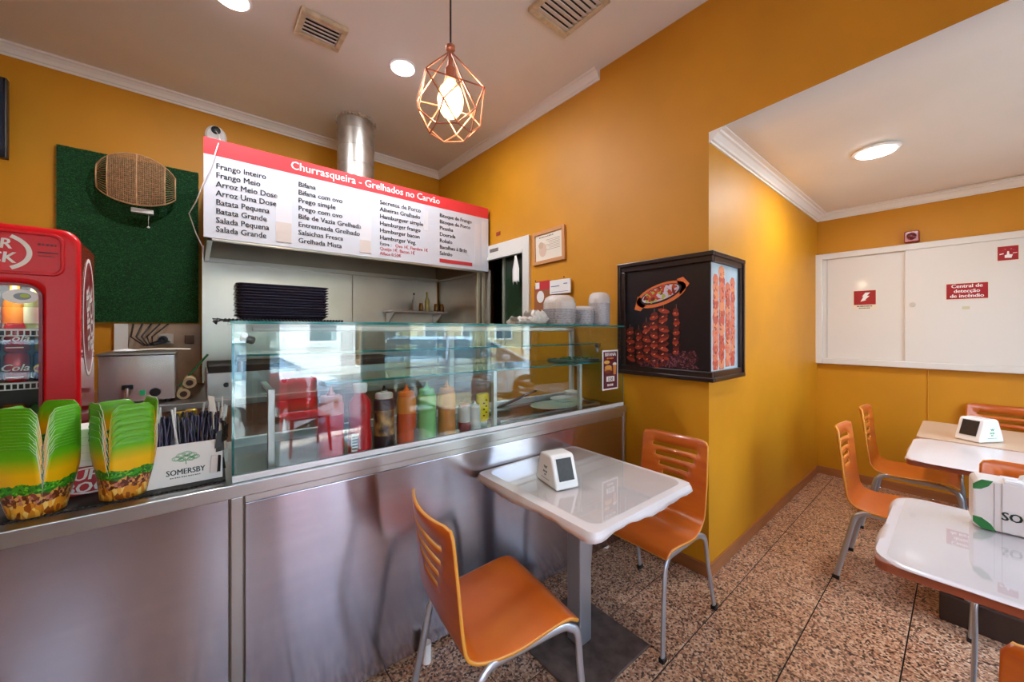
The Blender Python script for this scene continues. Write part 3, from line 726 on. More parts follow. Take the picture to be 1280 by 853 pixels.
# loose sleeved straws left of the box and small bottles with gold caps behind it
for k in range(10):
    x, d = -.152 + .004 * (k % 4), .10 + .008 * k
    o = MB().tube([(0, 0, 0), (-.004 + .002 * (k % 3), 0, .17 + .01 * (k % 3))], .0036, 7).build('straw', SM[2] if k % 3 else SM[1], None, loc=C(x, d, .935)); tag(o, 'short sleeved straw wedged upright at the left of the straw box', 'straw', 'straws wedged beside the straw box')
for k, (x, d) in enumerate(((-.055, .235), (-.025, .27))):
    t = thing('glass_bottle', ('small glass bottle with gold cap behind the straws, ' + ('nearer one' if k == 0 else 'further one')), 'bottle', C(x, d, .93), TH)
    MB().lathe([(.026, 0), (.028, .004), (.028, .12), (.012, .17), (.011, .20)], 20).build('body', mat('olive_glass', '7f8a5a', .08, coat=.5), t, smooth=50)
    MB().lathe([(.0125, .19), (.0175, .193), (.0175, .222), (.014, .225)], 18).build('cap', mat('gold_cap', 'c9a03c', .3, .6), t, smooth=40)
    MB().lathe([(.0285, .03), (.0285, .10)], 20).build('label', GRNI, t, smooth=50)
# hanging strip of sugar sachets beside the glass
t = thing('sachet_bundle', 'bundle of black and white printed sachets between straw box and display', 'sachets', C(.058, .10, .93), TH)
random.seed(9); CB = [mat('sachet_clear', 'c9c2ba', .2), BLK, mat('sachet_grey', '7d7a78', .3), WPL]
for k in range(26):
    w0 = .012; x = random.uniform(-.022, .018); y = random.uniform(-.02, .06); z = random.uniform(.0, .25); m = MB()
    m.prism([(-w0, 0), (w0, .004), (w0 * .9, .06), (-w0 * .8, .055)], (x, y, z + .005), (cos(k), sin(k) * .5, 0), (.1 * sin(k * 2), .1, 1), .003)
    m.build('sachet', CB[k % 4], t)

# ================================================================== KITCHEN BEHIND
# steel back wall sheets
bs = thing('steel_splashback', 'steel sheet splashback on the kitchen wall below the hood', 'splashback', (0, YB - .03, 1.02))
for a, b_ in ((.035, 1.262), (1.266, 2.262)): MB().box((a, 0, 0), (b_, .012, 1.12)).build('panel', STEELW, bs, bevel=.002)
MB().box((X0 - .02, -1.05, 0), (X0 - .006, 0, 1.04)).build('panel', STEELW, bs)
for x in (.035,):
    m = MB(); m.box((x, -.16, .0), (x + .012, 0, 1.12)); m.build('side_flange', STEELW, bs)
# hood
hd = thing('extractor_hood', 'long steel extractor hood under the ceiling duct', 'hood', (0, 0, 0))
hx0, hx1, hy0, hy1, hz0, hz1 = .05, 2.257, 3.115, YB - .02, 2.05, 2.66
m = MB()
m.box((hx0, hy0, hz0), (hx1, hy0 + .015, hz1)); m.box((hx0, hy0, hz0), (hx0 + .015, hy1, hz1)); m.box((hx1 - .015, hy0, hz0), (hx1, hy1, hz1)); m.box((hx0, hy1 - .015, hz0), (hx1, hy1, hz1))
m.box((hx0, hy0, hz1 - .012), (hx1, hy1, hz1)); m.build('canopy', HOODM, hd)
m = MB(); m.add([(hx0 + .015, hy0 + .015, hz0 + .02), (hx1 - .015, hy0 + .015, hz0 + .02), (hx1 - .015, hy1 - .1, hz0 + .20), (hx0 + .015, hy1 - .1, hz0 + .20)], [(0, 1, 2, 3)]); m.build('filter_slope', HOODM, hd, solid=.008)
m = MB(); m.box((hx0, hy0 - .0, hz0 - .018), (hx1, hy0 + .03, hz0)); m.box((hx0, hy1 - .07, hz0 - .02), (hx1, hy1 - .03, hz0 + .015)); m.box((hx1 - .03, hy0, hz0 - .018), (hx1, hy1 - .03, hz0)); m.box((hx0, hy0, hz0 - .018), (hx0 + .03, hy1 - .03, hz0))
m.build('gutter', mat('gutter_steel', 'd8d3c8', .3, .9), hd, bevel=.002)
m = MB(); m.box((hx1 - .10, hy0 + .005, 1.02), (hx1 - .065, hy0 + .04, hz0 - .018)); m.box((hx1 - .04, hy0 + .005, 1.02), (hx1 - .005, hy0 + .05, hz0 - .018)); m.build('support_post', mat('cream_post', 'b8ad94', .4, .5), hd, bevel=.004)
# duct
du = thing('exhaust_duct', 'galvanised round exhaust duct rising from the hood to the ceiling', 'duct', (1.135, 3.62, hz1))
pr = []
for k in range(5):
    z0 = k * .155; pr += [(.158, z0), (.158, z0 + .145), (.162, z0 + .147), (.162, z0 + .153)]
pr = [p for p in pr if p[1] < ZC - hz1 - .002] + [(.158, ZC - hz1)]
MB().lathe(pr, 36).build('pipe', CHROM2, du, smooth=30)
random.seed(3); m = MB()
for k in range(34):
    a = 2 * pi * k / 34; m.sph((.162 * cos(a), .162 * sin(a), ZC - hz1 - .012), random.uniform(.012, .024), 7, 5, sc=(1, 1, random.uniform(.5, .9)))
m.build('plaster_collar', mat('lumpy_plaster', 'cdbfae', .8, var=(20, .3), bump=(40, .6)), du, smooth=60)
# menu board
mb = thing('menu_board', 'long white and red menu board fixed to the hood front', 'menu board', (.034, 3.10, 2.046))
MB().box((0, 0, 0), (2.243, .014, .532)).build('white_panel', mat('menu_white', 'd3d5df', .35), mb)
MB().box((0, 0, .5325), (2.243, .014, .64)).build('red_band', mat('menu_red', 'e23a40', .4), mb)
UX, UZ = (1, 0, 0), (0, 0, 1)
TY = -.0012
m = MB(); m.text('Churrasqueira - Grelhados no Carvão', (.484, TY, .566), UX, UZ, .0815, 0, .012, sx=.955); m.build('title_lettering', WINK, mb)
cols = [(.061, ['Frango Inteiro', 'Frango Meio', 'Arroz Meio Dose', 'Arroz Uma Dose', 'Batata Pequena', 'Batata Grande', 'Salada Pequena', 'Salada Grande'], .053, .90),
        (.532, ['Bifana', 'Bifana com ovo', 'Prego simple', 'Prego com ovo', 'Bife de Vazia Grelhada', 'Entremeada Grelhado', 'Salsichas Fresca', 'Grelhada Mista'], .050, .98),
        (1.129, ['Secretos de Porco', 'Alheiras Grelhado', 'Hamburguer simple', 'Hamburger frango', 'Hamburger bacon', 'Hamburger Veg.'], .050, .98),
        (1.685, ['Bitoque de Frango', 'Bitoque de Porco', 'Picanha', 'Dourada', 'Robalo', 'Bacalhau à Brás', 'Salmão'], .050, .95)]
for x, lines, sz, sx in cols:
    for k, s_ in enumerate(lines): MB().text(s_, (x, TY, .450 - k * .0583), UX, UZ, sz, 0, .022, sx=sx).build('menu_line', INK, mb)
MB().text('Extra :', (1.129, TY, .110), UX, UZ, .040, 0, .016, sx=.95).build('menu_line', INK, mb)
for s_, x_, z_ in (('Ovo 1€, Fiambre 1€', 1.262, .110), ('Queijo 1€, Bacon 1€', 1.129, .070), ('Alface 0.50€', 1.129, .030)): MB().text(s_, (x_, TY, z_), UX, UZ, .038, 0, .014, sx=.95).build('red_menu_line', REDI, mb)
MB().box((1.685, -.002, .032), (2.045, 0, .066)).build('red_bar', REDI, mb)
TP = mat('masking_tape', 'dcdae0', .4)
for x0, x1, z0, z1 in ((.392, .492, .03, .51), (.965, 1.06, .03, .50), (1.525, 1.57, .30, .48), (2.075, 2.14, .05, .46), (2.16, 2.21, .06, .50)):
    MB().box((x0, -.0015, z0), (x1, 0, z1)).build('price_tape', TP, mb)
MB().box((.395, -.0025, .03), (.49, -.0015, .17)).build('price_tape', mat('old_tape', 'd6c8c2', .5), mb)
MB().box((.97, -.0025, .03), (1.055, -.0015, .13)).build('price_tape', MC['old_tape'], mb)
# ceiling-side sensor with cable above the board
t = thing('wall_socket', 'round white wall fitting with black centre above the menu board', 'socket', (.128, YB, 3.125))
m = MB(); m.M = Matrix.Rotation(R(90), 4, 'X'); m.lathe([(.075, 0), (.075, .02), (.06, .035)], 28, sy=1.25); m.build('plate', WPL, t, smooth=40)
m = MB(Matrix.Translation((.0, 0, .05)) @ Matrix.Rotation(R(90), 4, 'X')); m.lathe([(.034, .0351), (.03, .05), (.012, .055)], 20); m.build('plug', BLK, t, smooth=40)
m = MB(); m.tube([(0, -.06, .03), (0.005, -.12, 0), (.0, -.9, -.38), (-.02, -1.085, -.47), (-.05, -1.085, -.60), (-.088, -1.08, -.72), (-.13, -1.06, -.86), (-.165, -1.0, -.93), (-.13, -.98, -1.05), (-.10, -.95, -1.12)], .0032, 6); m.build('cable', WPL, t, smooth=60)
# back counter, with shelf line, grill, heater
kc = thing('back_counter', 'steel kitchen back counter along the rear wall', 'counter', (0, 0, 0))
MB().box((-1.55, 3.06, .96), (2.29, YB - .04, 1.0)).build('worktop', STEEL2, kc, bevel=.003)
MB().box((-1.55, 3.09, .02), (2.29, YB - .05, .96)).build('carcass', mat('wood_board', 'a87c60', .6, var=(4, .2)), kc)
gr = thing('charcoal_grill', 'steel charcoal grill with black top under the hood', 'grill', (.05, 3.12, 1.0))
MB().box((0, 0, 0), (1.35, .6, .17)).build('body', STEEL2, gr, bevel=.004)
MB().box((0.01, .01, .17), (1.34, .59, .215)).build('top_grate', mat('sooty_iron', '2a2624', .6, .4), gr, bevel=.004)
for q in range(4): MB().cyl((.1 + q * .33, -.012, .09), (.1 + q * .33, 0, .09), .016, n=12).build('knob', BLK, gr)
t = thing('bain_marie', 'polished steel bain-marie with tap, green switch and black knob', 'food warmer', (-.44, 3.2, 1.0))
MB().box((0, 0, .02), (.335, .5, .30)).build('body', mat('polished_steel', 'e2d6d6', .22, .75, bump=(3, .08)), t, bevel=.006)
MB().box((-.005, -.012, .30), (.34, .5, .312)).build('lid', STEEL2, t, bevel=.004)
m = MB(); m.lathe([(.028, 0), (.03, .01), (.018, .02)], 16, c=(0, 0, 0)); m.M = Matrix(); o = m
tap = MB(); tap.box((.10, -.02, .095), (.15, 0, .125)); tap.build('tap_handle', BLK, t, bevel=.005)
tap = MB(); tap.tube([(.125, 0, .10), (.125, -.035, .10), (.125, -.04, .06)], .010, 10); tap.build('tap', CHROME, t, smooth=50)
MB().box((.175, -.004, .055), (.2, 0, .085)).build('switch', mat('green_switch', '0f7a4c', .3, emit=.3), t, bevel=.002)
MB().cyl((.245, 0, .07), (.245, -.02, .07), .026, n=20).build('knob', BLK, t, bevel=.003)
for x in (.04, .30): MB().cyl((x, .04, 0), (x, .04, .02), .015, n=10).build('foot', BLK, t)
# ladle plate and spoon on lid
t = thing('serving_spoon', 'white serving spoon lying on the bain-marie lid', 'spoon', (-.36, 3.24, 1.313))
MB().sph((.03, 0, .012), .035, 14, 8, sc=(1.5, .8, .35)).build('bowl', WPL, t, smooth=60)
MB().tube([(.07, 0, .014), (.18, .005, .018), (.33, .01, .012)], .006, 8).build('handle', mat('cream_handle', 'e0d3c2', .4), t, smooth=60)
# back panel with cables behind heater
t = thing('cable_panel', 'beige backing board with black cables and sockets under the green mat', 'panel', (-.575, YB - .02, 1.0))
MB().box((.10, 0, 0), (.60, .018, .50)).build('board', mat('beige_board', 'c4a890', .6, var=(6, .25)), t)
MB().box((.095, -.03, .1), (.17, 0, .5)).build('white_conduit', WPL, t, bevel=.003)
m = MB()
for k in range(5): m.tube([(.2 + k * .05, -.02, .50), (.19 + k * .03, -.07 - .01 * k, .40), (.26 + k * .012, -.05, .33), (.33 + .02 * k, -.04, .36), (.36, -.05, .385)], .006, 6)
m.build('cables', BLK, t, smooth=60)
m = MB(); m.cyl((.37, 0, .375), (.37, -.05, .375), .03, n=16); m.build('plug', BLK, t)
MB().box((.34, -.03, .34), (.43, 0, .42)).build('socket_plate', mat('socket_white', 'd8d2cc', .4), t, bevel=.004)
MB().box((.50, -.03, .34), (.56, 0, .41)).build('junction_box', mat('brown_box', '6a4a3a', .5), t, bevel=.003)
# cardboard rolls and green-handled knife right of heater
for k, (x, z) in enumerate(((-.065, 1.035), (-.035, 1.105))):
    t = thing('paper_roll', 'brown paper roll lying end-on right of the bain-marie, ' + ('lower one' if k == 0 else 'upper one'), 'roll', (x, 3.25, z))
    m = MB(); m.M = Matrix.Rotation(R(-90), 4, 'X'); m.lathe([(.034, 0), (.034, .3), (.018, .3), (.018, 0)], 22); m.build('paper', mat('kraft_paper', 'b89a72', .7), t, smooth=40)
    MB().cyl((0, -.001, 0), (0, .002, 0), .019, n=18).build('core_hole', mat('core_dark', '3a2418', .8), t)
o = MB().box((-.006, -.02, 0), (.006, .02, .26)).build('green_rod', mat('bright_green', '1f7a35', .35), None, bevel=.004, loc=(-.09, 3.42, 1.07)); o.rotation_euler = (0, R(36), 0); tag(o, 'green plastic handle leaning beside the bain-marie', 'handle')
# grass panel
random.seed(21)
gx0, gx1, gz0, gz1 = -.765, .012, 1.512, 2.775
gp = thing('grass_panel', 'dark green artificial grass panel hung on the yellow wall', 'grass panel', (gx0, YB - .02, gz0))
GW, GH = gx1 - gx0, gz1 - gz0
MB().box((0, -.012, 0), (GW, .018, GH)).build('backing', mat('grass_backing', '133d1e', .9, var=(25, .3)), gp)
m = MB(); n_ = 26000
vs = []; fs = []; mi = []
for k in range(n_):
    x, z = random.uniform(-.004, GW + .004), random.uniform(-.004, GH + .004); a = random.uniform(0, 2 * pi); ln = random.uniform(.010, .022)
    dx, dz = cos(a) * ln * .7, sin(a) * ln * .5 - ln * .25; wx, wz = -sin(a) * .0011, cos(a) * .0011
    o = len(vs); vs += [(x - wx, -.012, z - wz), (x + wx, -.012, z + wz), (x + dx, -.012 - ln * .8, z + dz)]; fs.append((o, o + 1, o + 2)); mi.append(k % 3)
m.v = vs; m.f = fs; m.mi = mi
o = m.build('grass_pile', [mat('grass_a', '237a36', .6), mat('grass_b', '165c2a', .6), mat('grass_c', '2f8a44', .6)], gp); o['kind'] = 'stuff'
# rattan lamp
rl = thing('rattan_wall_lamp', 'woven rattan wall lamp with white strip and pull cord on the grass', 'lamp', (-.345, YB - .05, 2.58))
RT = mat('rattan', 'd2a577', .55, var=(30, .3)); RTD = mat('rattan_weave', 'bd9068', .6, var=(60, .4))
def lp(u, v, bulge=.13, rx=.215, rz=.19):    # u across -1..1, v up -1..1 : fan-barrel shade
    wz = math.sqrt(max(0, 1 - .80 * u * u))
    return (u * rx, -bulge * math.sqrt(max(0, 1 - (u * .92) ** 2)) - .01 - .03 * (1 - v * v), v * rz * wz + .02 * (1 - u * u) * 0)
m = MB()
for k in range(33):
    u = -.72 + 1.44 * k / 32
    if k in (16,): continue
    m.tube([lp(u, -1 + 2 * j / 8) for j in range(9)], .0028, 4)
for k in range(25):
    v = -.96 + 1.92 * k / 24; m.tube([lp(-.72 + 1.44 * j / 12, v) for j in range(13)], .0028, 4)
o = m.build('woven_panel', RTD, rl); o['kind'] = 'stuff'
m = MB()
for u0 in (-1.0, -.72, .0, .72, 1.0): m.tube([lp(u0, -1 + 2 * j / 10) for j in range(11)], .0045, 6)
for v in (-1, 1): m.tube([lp(-1 + 2 * j / 20, v) for j in range(21)], .0045, 6)
for sg in (-1, 1):
    for k in range(1, 15):
        v = -1 + 2 * k / 15; m.tube([lp(sg * .72, v), lp(sg * .86, v * .97), lp(sg * 1.0, v * .92)], .0016, 4)
m.build('frame', RT, rl, smooth=60)
MB().box((-.035, -.10, -.235), (.09, -.05, -.20)).build('white_strip', WPL, rl, bevel=.004)
m = MB(); m.tube([(.06, -.08, -.235), (.06, -.08, -.33)], .0015, 5); m.sph((.06, -.08, -.335), .009, 10, 7); m.build('pull_cord', WPL, rl)
# steel wall shelf under the hood with bottles
ws = thing('wall_shelf', 'small steel wall shelf with folded brackets in the hood corner', 'shelf', (1.58, 3.84, 1.645))
MB().box((0, 0, 0), (.66, .27, .018)).build('board', STEEL2, ws, bevel=.003)
for x in (.03, .60):
    m = MB(); m.prism([(0, 0), (.25, 0), (.25, -.16)], (x, .02, 0), (0, 1, 0), (0, 0, 1), .01); m.build('bracket', STEEL2, ws)
for k, (x, r, h, c_, lb) in enumerate(((1.86, .022, .20, 'cfd2cf', 'clear bottle with dark cap on the small steel shelf'), (2.02, .028, .22, 'd8c878', 'tall bottle of pale yellow oil on the small steel shelf'))):
    t = thing('shelf_bottle', lb, 'bottle', (x, 3.93, 1.6635))
    MB().lathe([(r * .9, 0), (r, .006), (r, h * .55), (r * .4, h * .75), (r * .35, h * .92)], 18).build('body', mat('shelf_bottle_%d' % k, c_, .1, coat=.5), t, smooth=50)
    MB().lathe([(r * .45, h * .9), (r * .45, h)], 14).build('cap', BLK if k == 0 else mat('yellow_cap', 'd8c23a', .4), t, smooth=40)
for k, (x, w0) in enumerate(((1.93, .024), (2.12, .03), (2.19, .026))):
    lath('small amber spice jar %s on the steel shelf' % ('between the two bottles', 'right of the oil bottle', 'at the shelf corner')[k], 'spice_jar', 'jar', (x, 3.90, 1.6635), [(w0 * .9, 0), (w0, .004), (w0, .06), (w0 * .8, .07), (w0 * .85, .085), (w0 * .8, .088)], mat('amber_jar', '9a6a2c', .2, coat=.4), n=16)

# ================================================================== HATCH AND WALL ITEMS
WA = mat('hatch_white_alu', 'dfdcd6', .4, .1)
ht = thing('serving_hatch', 'white aluminium serving hatch with dark green panel in the yellow wall', 'hatch', (X0, HY0, HZ0))
hy = HY1 - HY0; hz = HZ1 - HZ0
m = MB(); m.box((-.03, -.08, -.02), (.005, .005, hz + .105)); m.build('frame_side', WA, ht, bevel=.003)
m = MB(); m.box((-.03, .005, hz - .01), (.005, hy + .05, hz + .105)); m.build('frame_head', WA, ht, bevel=.003)
m = MB(); m.box((-.045, .0, hz - .045), (.0, hy, hz - .012)); m.build('shutter_rail', WA, ht, bevel=.003)
m = MB(); m.box((.04, .35, 0), (.06, .385, hz)); m.build('centre_stile', mat('stile', '9aa094', .4, .4), ht)
MB().box((.055, .0, 0), (.07, .37, hz)).build('green_panel', mat('dark_green_panel', '1d3a26', .25, var=(3, .3)), ht)
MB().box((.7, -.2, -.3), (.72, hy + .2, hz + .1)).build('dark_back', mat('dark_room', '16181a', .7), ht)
MB().box((-.0305, .36, hz + .03), (-.03, .50, hz + .065)).build('name_plate', mat('plate_grey', '6e625e', .4), ht)
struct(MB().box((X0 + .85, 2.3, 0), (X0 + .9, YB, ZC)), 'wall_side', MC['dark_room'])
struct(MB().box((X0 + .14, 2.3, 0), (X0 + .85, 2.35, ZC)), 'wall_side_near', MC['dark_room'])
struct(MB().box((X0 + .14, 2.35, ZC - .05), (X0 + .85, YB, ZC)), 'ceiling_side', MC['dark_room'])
# white cloth hanging at hatch
t = tag(MB().grid(lambda i, j: (-.006 * sin(i * 1.9) - .03, (i / 6 - .5) * (.03 + .07 * min(1, j / 5)), -j * .025 + (.02 * sin(i * 2.2) if j == 10 else 0)), 6, 10).build('hanging_cloth', WPL, None, solid=.003, smooth=60, loc=(X0 - .012, 2.66, 2.14)), 'small white cloth hanging from the hatch frame corner', 'cloth')
# framed certificate
UY = (0, -1, 0)
t = thing('framed_certificate', 'certificate in a light wood frame tilted beside the serving hatch', 'certificate', (X0 - .004, 2.262, 2.165), rot=(R(-1.5), 0, 0))
fw_, fh_ = .375, .285; m = MB(); a, b_ = fw_ / 2, fh_ / 2
m.box((-.018, -a, -b_), (0, -a + .03, b_)); m.box((-.018, a - .03, -b_), (0, a, b_)); m.box((-.018, -a + .03, -b_), (0, a - .03, -b_ + .03)); m.box((-.018, -a + .03, b_ - .03), (0, a - .03, b_))
m.build('frame', mat('beech_frame', 'c98f5c', .4), t, bevel=.002)
MB().box((-.008, -a + .03, -b_ + .03), (0, a - .03, b_ - .03)).build('sheet', mat('cert_paper', 'e6dccb', .4), t)
m = MB(); o_ = (-.0088, 0, 0)
strokes(m, (-.0088, 0, 0), UY, UZ, -.11, .06, .084, .010, 12)
for q in range(7): m.box((-.009, -.13, .055 - q * .014), (-.0081, .03 - .02 * (q % 3), .0575 - q * .014))
m.ell(o_, UY, UZ, -.07, -.02, .045, .06, .0006, 1); m.ell(o_, UY, UZ, -.09, .02, .03, .03, .0007, 2)
m.build('print', [mat('brown_ink', '8a7464', .5), mat('pale_rose_ink', 'd8b8a4', .5), mat('tan_ink', 'c9ab90', .5)], t)
# notices pinned above the stacks
t = thing('pinned_notices', 'red and white notices with cork board pinned above the foil containers', 'notices', (X0, 2.25, 1.62))
MB().box((-.012, -.03, 0), (0, .19, .22)).build('brown_notice', mat('brown_notice', 'a0603c', .5), t)
MB().box((-.014, -.02, .18), (-.0125, .17, .255)).build('red_notice', REDI, t)
MB().box((-.0155, .12, .19), (-.0142, .17, .245)).build('white_slip', WPAP, t)
o_ = (-.0125, 0, 0); m = MB(); m.ell(o_, UY, UZ, -.11, .12, .045, .052, .001); m.build('round_sticker', WPAP, t)
m = MB(); m.ring(o_, UY, UZ, -.02, .08, .02, .02, .008, .001); m.build('ring_emblem', mat('rust_ink', '8a3a1c', .5), t)
MB().box((-.03, -.245, .13), (-.016, -.02, .245)).build('white_letter', WPAP, t)
m = MB(); m.box((-.031, -.13, .19), (-.0301, -.035, .197)); m.box((-.031, -.215, .205), (-.0301, -.175, .212)); m.box((-.031, -.225, .145), (-.0301, -.04, .148)); m.build('letter_print', mat('violet_ink', '7a78b0', .5), t)
for y in (-.17, .165):
    MB().sph((-.02, y, .262), .006, 8, 6).build('pin', INK, t)
t = tag(MB().box((-.006, -.03, -.018), (0, .03, .018)).build('red_sticker', mat('sticker_red', '9a3420', .4), None, loc=(X0 - .0002, 2.97, 2.41)), 'small red and gold sticker on the yellow wall above the hatch', 'sticker')
# ---- food photograph box around the wall corner
PY0, PY1, PZ0, PZ1, PXE = YC, 1.555, 1.153, 1.905, 2.306 + .335
pb = thing('corner_photo_frame', 'dark wood framed food photographs wrapping round the yellow wall corner', 'picture', (X0, YC, PZ0))
FH = PZ1 - PZ0; FY = PY1 - PY0; FX = .45
def side_x(m, y0, y1, z0, z1, d0, d1): m.box((-d1, y0, z0), (-d0, y1, z1))
D = .032
m = MB()
m.box((-D, -D, 0), (0, FY, .055)); m.box((-D, -D, FH - .055), (0, FY, FH)); m.box((-D, FY - .05, .055), (0, FY, FH - .055))
m.box((-D - .012, -D - .012, -.004), (-D + .012, FY + .004, .022)); m.box((-D - .012, -D - .012, FH - .022), (-D + .012, FY + .004, FH + .004)); m.box((-D - .01, FY - .018, 0), (-D + .01, FY + .004, FH))
m.build('front_frame', WENGE, pb, bevel=.004)
m = MB(); m.box((.0005, -D, 0), (FX, 0, .055)); m.box((.0005, -D, FH - .055), (FX, 0, FH)); m.box((FX - .05, -D, .055), (FX, 0, FH - .055))
m.box((-D + .012, -D - .012, -.004), (FX + .004, -D + .012, .022)); m.box((-D + .012, -D - .012, FH - .022), (FX + .004, -D + .012, FH + .004)); m.box((FX - .018, -D - .01, 0), (FX + .004, -D + .01, FH))
m.build('side_frame', WENGE, pb, bevel=.004)
MB().box((-.014, -.0139, .055), (0, FY - .05, FH - .055)).build('front_print', mat('print_black', '19151b', .3), pb)
MB().box((.0, -.0145, .055), (FX - .05, -.0005, FH - .055)).build('side_print', mat('print_sky', 'bcd3e2', .35, var=((6, 6, 1), .2)), pb)
# dish: oval board with sizzling plate; axes: across = -Y direction (left to right in view), up = Z
o0 = (-.0142, FY, 0); ux = (0, -1, 0)
def pz(a): return a * FY
m = MB(); cx, cz, rt = .30, .525, R(16)
L1 = .0006
m.ell(o0, ux, UZ, cx, cz, .175, .070, .0006, 0, 28, rt)
m.prism([(cx - .185, cz - .088), (cx - .14, cz - .10), (cx - .08, cz - .04), (cx - .16, cz + .0)], o0, ux, UZ, .0006, 0)
m.prism([(cx + .11, cz + .09), (cx + .15, cz + .10), (cx + .19, cz + .055), (cx + .13, cz - .01)], o0, ux, UZ, .0006, 0)
o1 = (-.015, FY, 0); m.ell(o1, ux, UZ, cx, cz + .003, .145, .052, .0006, 1, 28, rt)
o2 = (-.0158, FY, 0); m.ell(o2, ux, UZ, cx, cz + .006, .132, .043, .0006, 2, 28, rt)
random.seed(4); o3 = (-.0166, FY, 0)
for q in range(90):
    a, r_ = random.uniform(0, 2 * pi), math.sqrt(random.random()) * .92
    u, v = r_ * .12 * cos(a), r_ * .034 * sin(a)
    uu, vv = u * cos(rt) - v * sin(rt), u * sin(rt) + v * cos(rt)
    m.ell((o3[0] - q * .00003, FY, 0), ux, UZ, cx + uu, cz + .008 + vv, random.uniform(.012, .026), random.uniform(.007, .012), .0005, random.choice((3, 3, 3, 4, 5, 2, 6)), 8, random.uniform(0, 3))
m.build('dish_print', [mat('board_orange', 'd9703a', .4), mat('iron_print', '221a24', .4), mat('onion_print', 'd3c3d6', .4), mat('chicken_print', 'b8442c', .4), mat('lemon_print', 'dcc85a', .4), mat('veg_print', 'a8b84a', .4), mat('meat_dark_print', '7a2418', .4)], pb)
m = MB(); random.seed(8)
for s_, (xs_, z0, z1, wd, tilt) in enumerate(((.09, .10, .32, .020, -.15), (.155, .08, .31, .019, -.12), (.21, .08, .36, .020, -.08), (.262, .075, .42, .021, -.02), (.318, .08, .44, .024, .04), (.405, .14, .44, .013, .02))):
    m.prism([(xs_ - .0012, z0 - .01), (xs_ + .0012, z0 - .01), (xs_ + tilt * (z1 - z0) * .35 + .0012, z1 + .02), (xs_ + tilt * (z1 - z0) * .35 - .0012, z1 + .02)], (-.0142, FY, 0), ux, UZ, .0004, 3)
    n_ = int((z1 - z0) / .020)
    for q in range(n_):
        z = z0 + (z1 - z0) * q / n_; x = xs_ + tilt * (z - z0) * .35 + random.uniform(-.004, .004)
        m.ell((-.0150 - q * .00004, FY, 0), ux, UZ, x, z, wd * 1.55 * random.uniform(.8, 1.2), .0150, .0005, (0, 1, 2)[(q + s_) % 3], 9, random.uniform(-.5, .5))
        if q % 2: m.ell((-.0162, FY, 0), ux, UZ, x - .004, z + .004, wd * .4, .004, .0004, 4, 7, .5)
for q in range(420):
    x, z = random.uniform(.15, .54), random.uniform(.06, .17); 
    if z > .085 + (x - .15) * .28: continue
    m.ell((-.0150 - (q % 9) * .00004, FY, 0), ux, UZ, x, z, random.uniform(.005, .014), .0045, .0004, random.choice((5, 6, 2)), 6, random.uniform(0, 3))
m.build('skewer_print', [mat('kebab_a', '9a3522', .4), mat('kebab_b', '6a2018', .4), mat('kebab_c', '43161a', .4), mat('stick_print', '8a6a4a', .5), mat('kebab_glint', 'e08a5a', .4), mat('plum_print', '5c2c3a', .4), mat('mauve_print', '7c4a58', .4)], pb)
m = MB(); random.seed(12); wS = FX - .05; o4 = (0, -.0150, 0)
for s_, (xc, z0, z1, wd) in enumerate(((.055, .06, .60, .04), (.145, .06, .66, .042), (.235, .07, .56, .04), (.315, .07, .60, .038))):
    n_ = 12
    m.prism([(xc - wd * .8, z0), (xc + wd * .75, z0), (xc + wd * .7, z1), (xc, z1 + .03), (xc - wd * .7, z1)], (0, -.0148, 0), UX, UZ, .0002, 1)
    for q in range(n_):
        z = z0 + .02 + (z1 - z0) * q / n_; m.ell((0, -.0150 - (q % 5) * .0001, 0), UX, UZ, xc + random.uniform(-.005, .005), z + .02, wd * random.uniform(.9, 1.1), .040, .0006, random.choice((0, 0, 1, 2)), 7, random.uniform(-.8, .8))
        for r_ in range(3): m.ell((0, -.0162 - r_ * .0001, 0), UX, UZ, xc + random.uniform(-.028, .028), z + random.uniform(-.01, .03), .010, .005, .0004, random.choice((1, 2, 3)), 7, random.uniform(0, 3))
m.build('skewer_print', [mat('grill_a', 'e07a5a', .4), mat('grill_b', 'c9543c', .4), mat('grill_c', 'ea9468', .4), mat('grill_d', '8a2a1c', .4)], pb)

# ---- wall cabinet
cb = thing('wall_cabinet', 'white two-door fire panel cabinet with sliding doors on the yellow wall', 'cabinet', (X1, .968, 1.118))
CWD, CHt = 1.75, 1.09
CWM = mat('cabinet_white', 'e2ddd6', .38, coat=.3)
m = MB(); y = -CWD
m.box((-.06, -.06, 0), (0, 0, CHt)); m.box((-.06, -CWD, 0), (0, -CWD + .06, CHt)); m.box((-.06, -CWD + .06, 0), (0, -.06, .055)); m.box((-.06, -CWD + .06, CHt - .055), (0, -.06, CHt)); m.build('frame', CWM, cb, bevel=.006)
MB().box((-.03, -.66, .055), (-.012, -.06, CHt - .055)).build('door', CWM, cb, bevel=.003)
dR = MB().box((-.05, -CWD + .06, .055), (-.032, -.632, CHt - .055)).build('door', CWM, cb, bevel=.003)
m = MB(); m.box((-.035, -.10, .055), (-.030, -.088, CHt - .055)); m.build('door_stile', mat('cab_stile_grey', 'cfcac4', .4), cb)  # narrow upright strip, slightly greyer than the cabinet white
m = MB(); m.cyl((-.051, -.68, .555), (-.056, -.68, .555), .02, n=16); m.build('finger_pull', mat('pull_grey', 'cfc8bc', .4), dR)
def sign(label, y1, y0, z0, z1, dx):
    t = thing('safety_sign', label, 'sign', (X1 - dx, y1, z0), group=None); w = y1 - y0; h = z1 - z0
    MB().box((-.003, -w, 0), (0, 0, h)).build('plate', mat('sign_cream', 'e8dcc8', .4), t)
    return t, w, h
DR = mat('sign_red', 'a51e26', .35)
